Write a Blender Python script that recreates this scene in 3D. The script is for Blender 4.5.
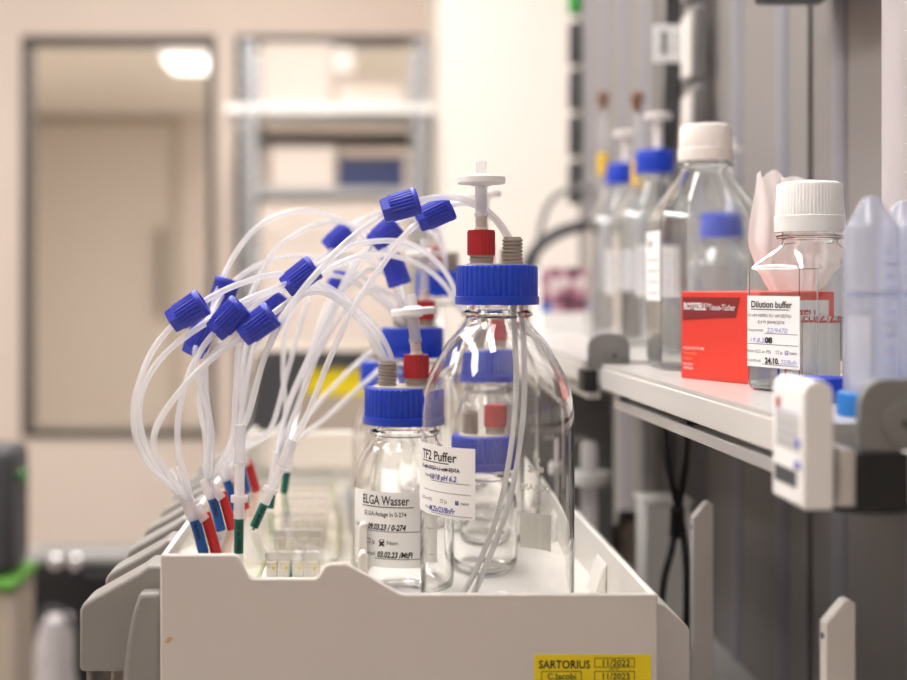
import bpy, bmesh, math, random
from mathutils import Vector, Matrix
random.seed(7)
PI = math.pi
for o in list(bpy.data.objects):
    bpy.data.objects.remove(o)
SC = bpy.context.scene
COL = SC.collection
CZ = 1.25            # camera height above the floor (m)
F = 1300.0           # focal length in pixels of the 907x680 frame
VX, VY = 360.0, 281.0

# ------------------------------------------------------------------ camera, world, lights, exposure
cam = bpy.data.cameras.new('camera')
co = bpy.data.objects.new('camera', cam)
COL.objects.link(co)
co.location = (0, 0, CZ)
co.rotation_euler = (PI / 2, 0, 0)
cam.sensor_width = 36
cam.lens = F / 907 * 36
cam.shift_x = (453.5 - VX) / 907
cam.shift_y = -(340 - VY) / 907
cam.clip_start = 0.02
cam.clip_end = 60
cam.dof.use_dof = True
cam.dof.focus_distance = 0.85
cam.dof.aperture_fstop = 3.6
SC.camera = co

w = bpy.data.worlds.new('world')
SC.world = w
w.use_nodes = True
w.node_tree.nodes['Background'].inputs[0].default_value = (1.0, 0.98, 0.97, 1)
w.node_tree.nodes['Background'].inputs[1].default_value = 0.35
SC.view_settings.view_transform = 'Standard'
SC.view_settings.look = 'None'
SC.view_settings.gamma = 1
SC.view_settings.use_curve_mapping = False
SC.view_settings.exposure = 0.07
LAMP = 14.5           # ceiling panels
SC.cycles.max_bounces = 24
SC.cycles.transmission_bounces = 24
SC.cycles.transparent_max_bounces = 32
SC.cycles.glossy_bounces = 6
SC.cycles.diffuse_bounces = 5
SC.cycles.sample_clamp_indirect = 25.0
SC.cycles.blur_glossy = 0.3

# ------------------------------------------------------------------ materials
def lin(c):
    return tuple(((v / 255) / 12.92 if v / 255 <= 0.04045 else ((v / 255 + 0.055) / 1.055) ** 2.4) for v in c)

def mat(name, rgb, rough=0.5, metal=0.0, spec=0.5, noise=0.0, nscale=30.0, bump=0.0, sss=0.0, coat=0.0):
    m = bpy.data.materials.new(name)
    m.use_nodes = True
    nt = m.node_tree
    b = nt.nodes['Principled BSDF']
    c = lin(rgb) + (1,)
    b.inputs['Base Color'].default_value = c
    b.inputs['Roughness'].default_value = rough
    b.inputs['Metallic'].default_value = metal
    b.inputs['Specular IOR Level'].default_value = spec
    b.inputs['Coat Weight'].default_value = coat
    if sss:
        b.inputs['Subsurface Weight'].default_value = sss
        b.inputs['Subsurface Scale'].default_value = 0.004
    if noise or bump:
        tc = nt.nodes.new('ShaderNodeTexCoord')
        n = nt.nodes.new('ShaderNodeTexNoise')
        n.inputs['Scale'].default_value = nscale
        n.inputs['Detail'].default_value = 5
        nt.links.new(tc.outputs['Object'], n.inputs['Vector'])
        if noise:
            mx = nt.nodes.new('ShaderNodeMix')
            mx.data_type = 'RGBA'
            mx.inputs[6].default_value = tuple(v * (1 - noise) for v in c[:3]) + (1,)
            mx.inputs[7].default_value = tuple(min(1, v * (1 + noise)) for v in c[:3]) + (1,)
            nt.links.new(n.outputs['Fac'], mx.inputs[0])
            nt.links.new(mx.outputs[2], b.inputs['Base Color'])
        if bump:
            bp = nt.nodes.new('ShaderNodeBump')
            bp.inputs['Strength'].default_value = bump
            bp.inputs['Distance'].default_value = 0.001
            nt.links.new(n.outputs['Fac'], bp.inputs['Height'])
            nt.links.new(bp.outputs['Normal'], b.inputs['Normal'])
    return m

def glass_mat(name, rgb=(255, 255, 255), ior=1.47, rough=0.0):
    m = bpy.data.materials.new(name)
    m.use_nodes = True
    nt = m.node_tree
    nt.nodes.remove(nt.nodes['Principled BSDF'])
    g = nt.nodes.new('ShaderNodeBsdfGlass')
    g.inputs['Color'].default_value = lin(rgb) + (1,)
    g.inputs['IOR'].default_value = ior
    g.inputs['Roughness'].default_value = rough
    nt.links.new(g.outputs[0], nt.nodes['Material Output'].inputs[0])
    return m

def thin_mat(name, rgb=(250, 252, 252), ior=1.45, rough=0.02, milky=0.0, milk=(240, 240, 242)):
    """thin clear wall: see-through plus a fresnel gloss, optionally milky"""
    m = bpy.data.materials.new(name)
    m.use_nodes = True
    nt = m.node_tree
    nt.nodes.remove(nt.nodes['Principled BSDF'])
    t = nt.nodes.new('ShaderNodeBsdfTransparent')
    t.inputs['Color'].default_value = lin(rgb) + (1,)
    last = t
    if milky:
        d = nt.nodes.new('ShaderNodeBsdfDiffuse')
        d.inputs['Color'].default_value = lin(milk) + (1,)
        tr = nt.nodes.new('ShaderNodeBsdfTranslucent')
        tr.inputs['Color'].default_value = lin(milk) + (1,)
        a = nt.nodes.new('ShaderNodeMixShader')
        a.inputs[0].default_value = 0.5
        nt.links.new(d.outputs[0], a.inputs[1])
        nt.links.new(tr.outputs[0], a.inputs[2])
        k = nt.nodes.new('ShaderNodeMixShader')
        k.inputs[0].default_value = milky
        nt.links.new(t.outputs[0], k.inputs[1])
        nt.links.new(a.outputs[0], k.inputs[2])
        last = k
    gl = nt.nodes.new('ShaderNodeBsdfGlossy')
    gl.inputs['Roughness'].default_value = rough
    fr = nt.nodes.new('ShaderNodeFresnel')
    ge = nt.nodes.new('ShaderNodeNewGeometry')
    mi = nt.nodes.new('ShaderNodeMix')
    mi.inputs[2].default_value = ior
    mi.inputs[3].default_value = 1.0 / ior
    nt.links.new(ge.outputs['Backfacing'], mi.inputs[0])
    nt.links.new(mi.outputs[0], fr.inputs['IOR'])
    mx = nt.nodes.new('ShaderNodeMixShader')
    nt.links.new(fr.outputs[0], mx.inputs[0])
    nt.links.new(last.outputs[0], mx.inputs[1])
    nt.links.new(gl.outputs[0], mx.inputs[2])
    nt.links.new(mx.outputs[0], nt.nodes['Material Output'].inputs[0])
    return m

def emit_mat(name, rgb, s):
    m = bpy.data.materials.new(name)
    m.use_nodes = True
    nt = m.node_tree
    nt.nodes.remove(nt.nodes['Principled BSDF'])
    e = nt.nodes.new('ShaderNodeEmission')
    e.inputs[0].default_value = lin(rgb) + (1,)
    e.inputs[1].default_value = s
    nt.links.new(e.outputs[0], nt.nodes['Material Output'].inputs[0])
    return m

M = dict(
    wall=mat('cream_paint', (213, 200, 189), 0.75, noise=0.02, nscale=3),
    pier=mat('warm_white_paint', (234, 228, 221), 0.75, noise=0.02, nscale=3),
    grey_wall=mat('grey_cabinet_metal', (132, 128, 126), 0.55, noise=0.03, nscale=8),
    grey_rib=mat('grey_blue_metal_rib', (134, 134, 142), 0.5, noise=0.02, nscale=8),
    back_wall=mat('far_room_paint', (208, 202, 197), 0.75, noise=0.02, nscale=2),
    ceil=mat('white_ceiling', (238, 236, 230), 0.8, noise=0.01, nscale=5),
    floor=mat('grey_linoleum', (168, 165, 160), 0.4, noise=0.08, nscale=12),
    frame=mat('dark_window_frame', (72, 68, 64), 0.5, noise=0.03),
    tray=mat('cream_tray_plastic', (208, 202, 196), 0.42, noise=0.015, nscale=60, bump=0.05),
    deck=mat('white_deck_plastic', (240, 237, 230), 0.38, noise=0.01, nscale=40),
    cover=mat('grey_cover_plastic', (140, 137, 134), 0.45, noise=0.02, nscale=90, bump=0.05),
    white=mat('white_plastic', (240, 240, 238), 0.4, noise=0.01),
    white2=mat('warm_white_plastic', (236, 232, 226), 0.45, noise=0.01),
    blue=mat('blue_plastic', (8, 58, 186), 0.33, noise=0.04, nscale=60),
    royal=mat('royal_blue_plastic', (52, 66, 196), 0.35, noise=0.04, nscale=60),
    blue3=mat('bright_blue_plastic', (14, 110, 190), 0.4, noise=0.03),
    red=mat('red_plastic', (176, 32, 40), 0.4, noise=0.03),
    port=mat('grey_beige_plastic', (160, 150, 138), 0.45, noise=0.02),
    beige=mat('beige_insert_plastic', (206, 198, 186), 0.5, noise=0.02),
    sl_blue=mat('blue_sleeve', (20, 84, 160), 0.5, noise=0.05),
    sl_red=mat('red_sleeve', (204, 40, 44), 0.5, noise=0.05),
    sl_green=mat('green_sleeve', (8, 104, 92), 0.5, noise=0.05),
    leaf=mat('bright_green_plastic', (40, 150, 60), 0.5, noise=0.03),
    paper=mat('label_paper', (244, 244, 244), 0.6, noise=0.01),
    ink=mat('black_ink', (28, 28, 34), 0.7, noise=0.02),
    grey_ink=mat('grey_ink', (110, 108, 112), 0.7, noise=0.02),
    pen=mat('blue_pen_ink', (46, 66, 170), 0.7, noise=0.02),
    pale_pen=mat('pale_blue_pen_ink', (140, 150, 215), 0.7, noise=0.02),
    print_w=thin_mat('white_enamel_print', (255, 255, 255), 1.1, 0.5, milky=0.96, milk=(254, 252, 240)),
    dip=thin_mat('white_silicone', (252, 252, 253), 1.40, 0.15, milky=0.8, milk=(250, 250, 250)),
    yellow=mat('yellow_sticker', (232, 208, 8), 0.5, noise=0.02),
    yellow2=mat('yellow_plastic', (240, 196, 40), 0.5, noise=0.02),
    pale_yellow=mat('pale_yellow_plastic', (240, 214, 100), 0.5, noise=0.02),
    redbox=mat('red_carton', (226, 60, 44), 0.55, noise=0.03),
    darkred=mat('dark_red_print', (130, 32, 34), 0.55, noise=0.03),
    orange=mat('orange_print', (250, 160, 90), 0.55, noise=0.02),
    tissue=None,
    shelf=mat('pale_shelf_laminate', (206, 203, 199), 0.22, noise=0.02, nscale=20),
    shelf_edge=mat('pale_shelf_edging', (208, 205, 200), 0.45, noise=0.02, nscale=20),
    alu=mat('aluminium', (205, 203, 202), 0.35, metal=0.6, noise=0.03),
    rack_box=mat('matt_cream_card', (214, 202, 192), 0.7, noise=0.02),
    steel=mat('galvanised_steel', (176, 178, 180), 0.42, metal=0.55, noise=0.06, nscale=40),
    post=mat('pale_grey_painted_metal', (214, 210, 206), 0.45, noise=0.01),
    black=mat('black_rubber', (22, 22, 24), 0.5, noise=0.05),
    blackp=mat('black_plastic', (20, 20, 24), 0.3, noise=0.05),
    dark_cab=mat('dark_grey_enamel', (104, 102, 102), 0.5, noise=0.02),
    dark=mat('charcoal_plastic', (62, 62, 66), 0.45, noise=0.03),
    bracket=mat('grey_bracket_plastic', (128, 128, 126), 0.5, noise=0.03),
    taupe=mat('taupe_plastic', (176, 164, 150), 0.5, noise=0.02),
    chrome=mat('chrome', (235, 235, 240), 0.12, metal=1.0, noise=0.01),
    rust=mat('brown_metal', (120, 84, 66), 0.5, noise=0.1),
    bench=mat('grey_bench', (186, 184, 182), 0.4, noise=0.04),
    navy=mat('navy_plastic', (40, 52, 92), 0.5, noise=0.03),
    magenta=mat('magenta_print', (150, 80, 110), 0.5, noise=0.25, nscale=60),
    stain=mat('tan_stain', (196, 164, 120), 0.6, noise=0.15, nscale=200),
    mint=mat('pale_olive_tube', (196, 200, 172), 0.5, noise=0.04),
    glass=glass_mat('clear_glass', (255, 255, 255)),
    liquid=glass_mat('clear_liquid', (255, 255, 255), 1.33),
    pet=glass_mat('clear_pet', (254, 255, 255), 1.5),
    pane=thin_mat('window_glass', (236, 234, 233), 1.45, 0.0),
    acrylic=thin_mat('acrylic_plate', (252, 251, 248), 1.45, 0.03),
    tube=thin_mat('milky_silicone', (252, 252, 253), 1.40, 0.15, milky=0.5, milk=(246, 246, 248)),
    clear=thin_mat('clear_polypropylene', (248, 248, 249), 1.45, 0.3, milky=0.28, milk=(240, 240, 244)),
    pp=thin_mat('milky_polypropylene', (242, 244, 250), 1.45, 0.12, milky=0.32, milk=(226, 230, 244)),
    pp2=thin_mat('frosted_polypropylene', (248, 248, 250), 1.45, 0.3, milky=0.72, milk=(250, 247, 248)),
    tagw=mat('white_valve_plastic', (250, 247, 240), 0.5, noise=0.01),
    lamp=emit_mat('lamp_diffuser', (255, 250, 247), LAMP),
    far_fill=emit_mat('far_fill_emitter', (255, 250, 242), 38.0),
    lamp_far=emit_mat('far_lamp_diffuser', (255, 250, 242), 4.5),
)
M['tissue'] = thin_mat('tissue_paper', (250, 240, 236), 1.02, 0.6, milky=0.97, milk=(250, 247, 245))

# ------------------------------------------------------------------ mesh helpers
def frame_to(d):
    return Vector(d).normalized().to_track_quat('Z', 'Y').to_matrix().to_4x4()

class MB:
    def __init__(self):
        self.v = []; self.f = []
        self.T = Matrix.Identity(4)
    def add(self, vs, fs):
        n = len(self.v)
        self.v += [tuple(self.T @ Vector(p)) for p in vs]
        self.f += [tuple(i + n for i in f) for f in fs]
    def box(self, a, b):
        x0, y0, z0 = a; x1, y1, z1 = b
        self.add([(x0, y0, z0), (x1, y0, z0), (x1, y1, z0), (x0, y1, z0), (x0, y0, z1), (x1, y0, z1), (x1, y1, z1), (x0, y1, z1)],
                 [(0, 3, 2, 1), (4, 5, 6, 7), (0, 1, 5, 4), (1, 2, 6, 5), (2, 3, 7, 6), (3, 0, 4, 7)])
        return self
    def lathe(self, prof, seg=48, closed=False, mod=None):
        """prof: (r, z) list; r = 0 ends close by themselves; closed joins last to first"""
        vs, fs = [], []
        n = len(prof)
        for r, z in prof:
            for i in range(seg):
                a = 2 * PI * i / seg
                rr = r if mod is None else mod(r, z, i)
                vs.append((rr * math.cos(a), rr * math.sin(a), z))
        for j in range(n if closed else n - 1):
            k = (j + 1) % n
            for i in range(seg):
                i2 = (i + 1) % seg
                fs.append((j * seg + i, j * seg + i2, k * seg + i2, k * seg + i))
        if not closed:
            fs.append(tuple(range(seg - 1, -1, -1)))
            fs.append(tuple((n - 1) * seg + i for i in range(seg)))
        self.add(vs, fs)
        return self
    def ribbed(self, prof, ribs, depth, zlo, zhi):
        seg = ribs * 4
        return self.lathe(prof, seg, mod=lambda r, z, i: r - (depth if (zlo <= z <= zhi and i % 4 in (2, 3) and r > 0.6 * max(p[0] for p in prof)) else 0))
    def prism(self, outline, t0, t1, axis='y'):
        """outline in (x, z) run along y, or (x, y) run along z, or (y, z) run along x"""
        def P(p, t):
            return {'y': (p[0], t, p[1]), 'z': (p[0], p[1], t), 'x': (t, p[0], p[1])}[axis]
        n = len(outline)
        vs = [P(p, t0) for p in outline] + [P(p, t1) for p in outline]
        fs = [tuple(range(n)), tuple(range(2 * n - 1, n - 1, -1))]
        for i in range(n):
            j = (i + 1) % n
            fs.append((i, n + i, n + j, j))
        self.add(vs, fs)
        return self
    def tube(self, path, r, seg=10, hollow=0.0, caps=True):
        path = [Vector(p) for p in path]
        n = len(path)
        up = Vector((0, 0, 1))
        rings = []
        prevn = None
        for i in range(n):
            d = (path[min(i + 1, n - 1)] - path[max(i - 1, 0)]).normalized()
            if prevn is None:
                a = d.cross(up)
                if a.length < 1e-3:
                    a = d.cross(Vector((1, 0, 0)))
                a.normalize()
            else:
                a = (prevn - d * prevn.dot(d)).normalized()
            prevn = a
            b = d.cross(a)
            rr = r[i] if isinstance(r, (list, tuple)) else r
            rings.append([path[i] + (a * math.cos(2 * PI * k / seg) + b * math.sin(2 * PI * k / seg)) * rr for k in range(seg)])
        vs = [tuple(p) for ring in rings for p in ring]
        fs = []
        for i in range(n - 1):
            for k in range(seg):
                k2 = (k + 1) % seg
                fs.append((i * seg + k, i * seg + k2, (i + 1) * seg + k2, (i + 1) * seg + k))
        if caps:
            fs.append(tuple(range(seg - 1, -1, -1)))
            fs.append(tuple((n - 1) * seg + k for k in range(seg)))
        self.add(vs, fs)
        return self
    def build(self, name, m, parent=None, smooth=True, bevel=0.0, segs=2, ang=35, fix=True):
        me = bpy.data.meshes.new(name)
        me.from_pydata(self.v, [], self.f)
        me.validate()
        if fix:
            bm = bmesh.new(); bm.from_mesh(me)
            bmesh.ops.remove_doubles(bm, verts=bm.verts, dist=1e-6)
            bmesh.ops.recalc_face_normals(bm, faces=bm.faces)
            bm.to_mesh(me); bm.free()
        o = bpy.data.objects.new(name, me)
        COL.objects.link(o)
        me.materials.append(M[m] if isinstance(m, str) else m)
        if smooth:
            for p in me.polygons:
                p.use_smooth = True
            me.set_sharp_from_angle(angle=math.radians(ang))
        if parent is not None:
            o.parent = parent
        if bevel:
            b = o.modifiers.new('bevel', 'BEVEL')
            b.width = bevel; b.segments = segs; b.limit_method = 'ANGLE'; b.angle_limit = math.radians(40)
        return o

def at(px, py, Y):
    return Vector(((px - VX) / F * Y, Y, CZ - (py - VY) / F * Y))

def catmull(pts, n=10):
    P = [Vector(p) for p in pts]
    P = [P[0] * 2 - P[1]] + P + [P[-1] * 2 - P[-2]]
    out = []
    for i in range(1, len(P) - 2):
        p0, p1, p2, p3 = P[i - 1:i + 3]
        t0 = 0.0
        t1 = t0 + max((p1 - p0).length, 1e-6) ** 0.5
        t2 = t1 + max((p2 - p1).length, 1e-6) ** 0.5
        t3 = t2 + max((p3 - p2).length, 1e-6) ** 0.5
        for k in range(n):
            t = t1 + (t2 - t1) * k / n
            a1 = p0 * ((t1 - t) / (t1 - t0)) + p1 * ((t - t0) / (t1 - t0))
            a2 = p1 * ((t2 - t) / (t2 - t1)) + p2 * ((t - t1) / (t2 - t1))
            a3 = p2 * ((t3 - t) / (t3 - t2)) + p3 * ((t - t2) / (t3 - t2))
            b1 = a1 * ((t2 - t) / (t2 - t0)) + a2 * ((t - t0) / (t2 - t0))
            b2 = a2 * ((t3 - t) / (t3 - t1)) + a3 * ((t - t1) / (t3 - t1))
            out.append(b1 * ((t2 - t) / (t2 - t1)) + b2 * ((t - t1) / (t2 - t1)))
    out.append(P[-2])
    return out

def tag(o, label=None, cat=None, group=None, kind=None):
    if label: o['label'] = label
    if cat: o['category'] = cat
    if group: o['group'] = group
    if kind: o['kind'] = kind
    return o

def thing(name, label, cat, loc=(0, 0, 0), rz=0.0, group=None):
    o = bpy.data.objects.new(name, None)
    o.empty_display_size = 0.02
    COL.objects.link(o)
    o.location = loc
    o.rotation_euler = (0, 0, rz)
    return tag(o, label, cat, group)

def struct(o):
    o['kind'] = 'structure'
    return o

# lettering: one flat text mesh; place() maps (u, v) in metres to a 3D point
def text_mesh(s, size, shear=0.0, align='LEFT', xs=1.0, bold=0.0):
    c = bpy.data.curves.new('t', 'FONT')
    c.body = s; c.size = size; c.shear = shear; c.align_x = align; c.resolution_u = 3; c.offset = bold
    o = bpy.data.objects.new('t', c)
    COL.objects.link(o)
    dg = bpy.context.evaluated_depsgraph_get()
    me = bpy.data.meshes.new_from_object(o.evaluated_get(dg))
    vs = [(v.co.x * xs, v.co.y) for v in me.vertices]
    fs = [tuple(p.vertices) for p in me.polygons]
    bpy.data.objects.remove(o); bpy.data.curves.remove(c); bpy.data.meshes.remove(me)
    return vs, fs

def strip_mesh(u0, u1, v0, v1, n=8):
    vs = []; fs = []
    for i in range(n + 1):
        u = u0 + (u1 - u0) * i / n
        vs += [(u, v0), (u, v1)]
    for i in range(n):
        fs.append((2 * i, 2 * i + 2, 2 * i + 3, 2 * i + 1))
    return vs, fs

def lettering(items, place, m, parent, name='lettering'):
    """items: ('t', text, u, v, size, kw) or ('r', u0, u1, v0, v1)"""
    mb = MB()
    for it in items:
        if it[0] == 't':
            _, s, u, v, size, kw = it
            vs, fs = text_mesh(s, size, **kw)
            mb.add([place(a + u, b + v) for a, b in vs], fs)
        elif it[0] == 'b':     # outlined tick box
            _, u, v, s, t = it
            for q in ((u, u + s, v, v + t), (u, u + s, v + s - t, v + s), (u, u + t, v, v + s), (u + s - t, u + s, v, v + s)):
                vs, fs = strip_mesh(*q, n=1)
                mb.add([place(a, b) for a, b in vs], fs)
        else:
            vs, fs = strip_mesh(*it[1:])
            mb.add([place(a, b) for a, b in vs], fs)
    return mb.build(name, m, parent, smooth=False, fix=False)

def cyl_place(R, th0, z0, lift=0.0004):
    """u runs left to right seen from outside; th0 = outward angle of u = 0"""
    def f(u, v):
        a = th0 + u / R
        return ((R + lift) * math.cos(a), (R + lift) * math.sin(a), z0 + v)
    return f

def cyl_label(mb, R, th0, u0, u1, v0, v1, z0, n=20, t=0.0002):
    f0 = cyl_place(R, th0, z0, 0.00005); f1 = cyl_place(R, th0, z0, 0.00005 + t)
    vs, fs = [], []
    for i in range(n + 1):
        u = u0 + (u1 - u0) * i / n
        vs += [f0(u, v0), f0(u, v1), f1(u, v0), f1(u, v1)]
    for i in range(n):
        a, b = 4 * i, 4 * i + 4
        fs += [(a + 2, b + 2, b + 3, a + 3), (a, a + 1, b + 1, b), (a + 1, a + 3, b + 3, b + 1), (a, b, b + 2, a + 2)]
    fs += [(0, 2, 3, 1), (4 * n, 4 * n + 1, 4 * n + 3, 4 * n + 2)]
    mb.add(vs, fs)

# ------------------------------------------------------------------ the room
YB = 4.5          # wall with the windows
BZ = CZ - 0.42    # bench height
struct(MB().box((-2.6, -1.6, -0.1), (2.1, 9.2, 0)).build('floor', 'floor', smooth=False))
struct(MB().box((-2.6, -1.6, 2.75), (2.1, YB + 0.1, 2.85)).build('ceiling', 'ceil', smooth=False))
struct(MB().box((-2.7, -1.6, 0), (-2.6, 9.2, 2.85)).build('wall_left', 'wall', smooth=False))
struct(MB().box((2.1, -1.6, 0), (2.2, 9.2, 2.85)).build('wall_right', 'wall', smooth=False))
struct(MB().box((-2.7, -1.7, 0), (2.2, -1.6, 2.85)).build('wall_front', 'wall', smooth=False))
W1 = (at(22, 0, YB).x, at(215, 0, YB).x); W2 = (at(236, 0, YB).x, at(440, 0, YB).x)
WZ = (at(0, 437, YB).z, at(0, 36, YB).z)
b = MB()
for x0, x1 in ((-2.6, W1[0]), (W1[1], W2[0]), (W2[1], 2.1)):
    b.box((x0, YB, 0), (x1, YB + 0.1, 2.75))
for x0, x1 in (W1, W2):
    b.box((x0, YB, 0), (x1, YB + 0.1, WZ[0]))
    b.box((x0, YB, WZ[1]), (x1, YB + 0.1, 2.75))
struct(b.build('wall_back', 'wall', smooth=False, fix=False))
for i, (x0, x1) in enumerate((W1, W2)):
    t = 0.024
    r = bpy.data.objects.new('window_%d' % (i + 1), None); COL.objects.link(r); struct(r)
    r.location = ((x0 + x1) / 2, YB, WZ[0])
    hw = (x1 - x0) / 2; h = WZ[1] - WZ[0]
    f = MB()
    f.box((-hw, -0.012, 0), (-hw + t, 0.09, h)); f.box((hw - t, -0.012, 0), (hw, 0.09, h))
    f.box((-hw + t, -0.012, 0), (hw - t, 0.09, t)); f.box((-hw + t, -0.012, h - t), (hw - t, 0.09, h))
    f.build('window_frame', 'frame', r, smooth=False, fix=False)
    MB().box((-hw + t, 0.04, t), (hw - t, 0.046, h - t)).build('pane', 'pane', r, smooth=False)
# the room beyond the windows
struct(MB().box((-2.6, 9.0, 0), (2.1, 9.2, 2.85)).build('wall_beyond', 'back_wall', smooth=False))
struct(MB().box((-2.6, YB + 0.1, 2.40), (2.1, 9.0, 2.5)).build('ceiling_beyond', 'ceil', smooth=False))
dx0, dx1 = at(30, 0, 9).x, at(172, 0, 9).x
dz1 = at(0, 124, 9).z
r = bpy.data.objects.new('door_1', None); COL.objects.link(r); struct(r)
r.location = ((dx0 + dx1) / 2, 8.99, 0)
hw = (dx1 - dx0) / 2
f = MB()
f.box((-hw - 0.06, -0.03, 0), (-hw, 0.01, dz1 + 0.06)); f.box((hw, -0.03, 0), (hw + 0.06, 0.01, dz1 + 0.06)); f.box((-hw, -0.03, dz1), (hw, 0.01, dz1 + 0.06))
f.build('door_frame', mat('grey_door_frame', (172, 166, 156), 0.5, noise=0.02), r, smooth=False, fix=False)
MB().box((-hw + 0.004, -0.012, 0.01), (hw - 0.004, 0.01, dz1 - 0.004)).build('door_leaf', mat('pale_door_paint', (200, 195, 189), 0.5, noise=0.02), r, smooth=False)
MB().tube([(hw - 0.07, -0.05, at(0, 318, 9).z), (hw - 0.07, -0.05, at(0, 228, 9).z)], 0.025).build('door_handle', mat('grey_handle', (140, 134, 126), 0.4, metal=0.5, noise=0.02), r)
# pier: the bright wall between the windows and the grey cabinet wall
PX = at(443, 0, 3.6).x
struct(MB().box((PX, 3.6, 0), (2.1, YB, 2.75)).build('wall_pier', 'pier', smooth=False))
# grey ribbed cabinet wall along the right side
WX = 0.42
struct(MB().box((WX, 0.25, 0), (WX + 0.06, 2.5, 2.75)).build('wall_cabinet', 'grey_wall', smooth=False))
ri = 0
for yy in [1.135 + 0.1545 * i for i in range(-4, 9)]:
    o = MB()
    o.prism([(WX + 0.001 - 0.007 * math.sin(PI * k / 8), yy + 0.016 * -math.cos(PI * k / 8)) for k in range(9)], 0.0, 2.75, 'z')
    struct(o.build('trim_%d' % (ri + 1), 'grey_rib', ang=60)); ri += 1
for yy in (1.209, 1.83):
    struct(MB().box((WX - 0.0035, yy - 0.002, 0), (WX + 0.001, yy + 0.002, 2.75)).build('trim_%d' % (ri + 1), mat('dark_seam', (95, 92, 92), 0.6, noise=0.02), smooth=False)); ri += 1
# lamps
li = 0
for x in (-2.1, -1.12, -0.2, 1.0):  # far left panel is added fill that lifts the lower right wall
    for y in (0.55, 1.8, 3.0):
        if (x > 0.5 and y > 2.9) or (x < -2 and y != 1.8): continue
        t = thing('ceiling_light', 'long white ceiling light panel above the bench room', 'lamp', (x, y, 2.75), group='ceiling light panels')
        MB().box((-0.17, -0.65, -0.03), (0.17, 0.65, 0)).build('housing', 'white', t, smooth=False)
        MB().box((-0.15, -0.63, -0.034), (0.15, 0.63, -0.029)).build('diffuser', 'lamp', t, smooth=False)
lx = at(190, 0, 6.8).x
t = thing('ceiling_light', 'glowing ceiling light seen through the left window, above the door', 'lamp', (lx, 6.8, 2.40))
MB().box((-0.15, -0.30, -0.02), (0.15, 0.30, 0)).build('housing', 'white', t, smooth=False)
MB().box((-0.115, -0.24, -0.024), (0.115, 0.24, -0.019)).build('diffuser', 'lamp_far', t, smooth=False)
for x, y in ((-1.6, 5.5), (0.0, 5.5), (1.2, 5.5), (1.3, 7.8)):  # unseen lamps added above the window view to brighten the far room
    t = thing('ceiling_light', 'long ceiling light of the room beyond the windows', 'lamp', (x, y, 2.40), group='ceiling lights of the room beyond')
    MB().box((-0.55, -0.25, -0.02), (0.55, 0.25, 0)).build('housing', 'white', t, smooth=False)
    MB().box((-0.52, -0.22, -0.024), (0.52, 0.22, -0.019)).build('diffuser', 'far_fill', t, smooth=False)

# ------------------------------------------------------------------ bench
t = thing('lab_bench', 'grey laboratory bench under the instrument', 'bench', (0, 0, 0))
MB().box((-0.20, 0.55, BZ - 0.04), (WX - 0.002, 2.2, BZ)).build('worktop', 'bench', t, smooth=False)
for x in (-0.18, 0.37):
    for y in (0.58, 2.13):
        MB().box((x, y, 0), (x + 0.045, y + 0.045, BZ - 0.04)).build('leg', 'steel', t, smooth=False)

# ------------------------------------------------------------------ instrument: tray, front panel, reactor covers
YP = 0.78
DZ = CZ - 0.225       # deck
def pp(px, py): p = at(px, py, YP); return (p.x, p.z)
inst = thing('bioreactor_instrument', 'cream instrument with notched front panel, open bottle tray and yellow sticker', 'instrument', (0, 0, 0))
XL, XR = pp(160, 0)[0], pp(658, 0)[0]
ZL, ZR = pp(0, 555)[1], pp(0, 594.5)[1]
out = [(XL, BZ), (XR, BZ), (XR, ZR), pp(405, 594.5), pp(398, 593), pp(354, 568), pp(346, 564), pp(331, 564), pp(325, 566), pp(319, 576), pp(315, 579), pp(252, 579), pp(248, 577), pp(240, 560), pp(236, 555.5), pp(232, 555), (XL, ZL)]
MB().prism(out, YP, YP + 0.006).build('front_panel', 'tray', inst, bevel=0.0012, segs=3)
YE = 1.48
MB().box((XL, YP + 0.006, DZ - 0.03), (XR, YE, DZ)).build('deck', 'deck', inst, smooth=False)
MB().box((XL + 0.012, YP + 0.02, BZ + 0.002), (XR - 0.012, YE - 0.02, DZ - 0.03)).build('body', 'tray', inst, smooth=False)
MB().box((XL, YP + 0.006, DZ), (XL + 0.004, YE, ZL - 0.0005)).build('side_wall', 'deck', inst, bevel=0.001)
MB().box((XR - 0.004, YP + 0.006, DZ), (XR, YE, ZR - 0.0005)).build('side_wall', 'deck', inst, bevel=0.001)
MB().box((XL + 0.004, YE - 0.004, DZ), (XR - 0.004, YE, ZL - 0.006)).build('rear_wall', 'deck', inst, bevel=0.001)
for y in (0.92, 1.06, 1.20, 1.34):
    b = MB().prism([(XR - 0.0042, DZ + 0.0), (XR - 0.0042, ZR - 0.012), (XR - 0.007, ZR - 0.016), (XR - 0.013, DZ + 0.0)], y, y + 0.035)
    b.build('rib', 'deck', inst, bevel=0.001)
# side cover at right of the panel
fl = [pp(658.8, 605), pp(687, 625), pp(687, 700)]
xs = [at(660, 605, 0.85), at(690, 624, 0.85)]
MB().prism([(XR + 0.0008, xs[0].z + 0.004), (xs[0].x + 0.003, xs[0].z), (xs[1].x - 0.002, xs[1].z - 0.001), (xs[1].x, xs[1].z - 0.004), (xs[1].x, BZ), (XR + 0.0008, BZ)], 0.85, 1.30).build('side_cover', 'tray', inst, bevel=0.001)
MB().prism([(0.8485, 0), (0.8485, 0), (0.86, 0)], 0, 0.001, 'x') if False else None
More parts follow.
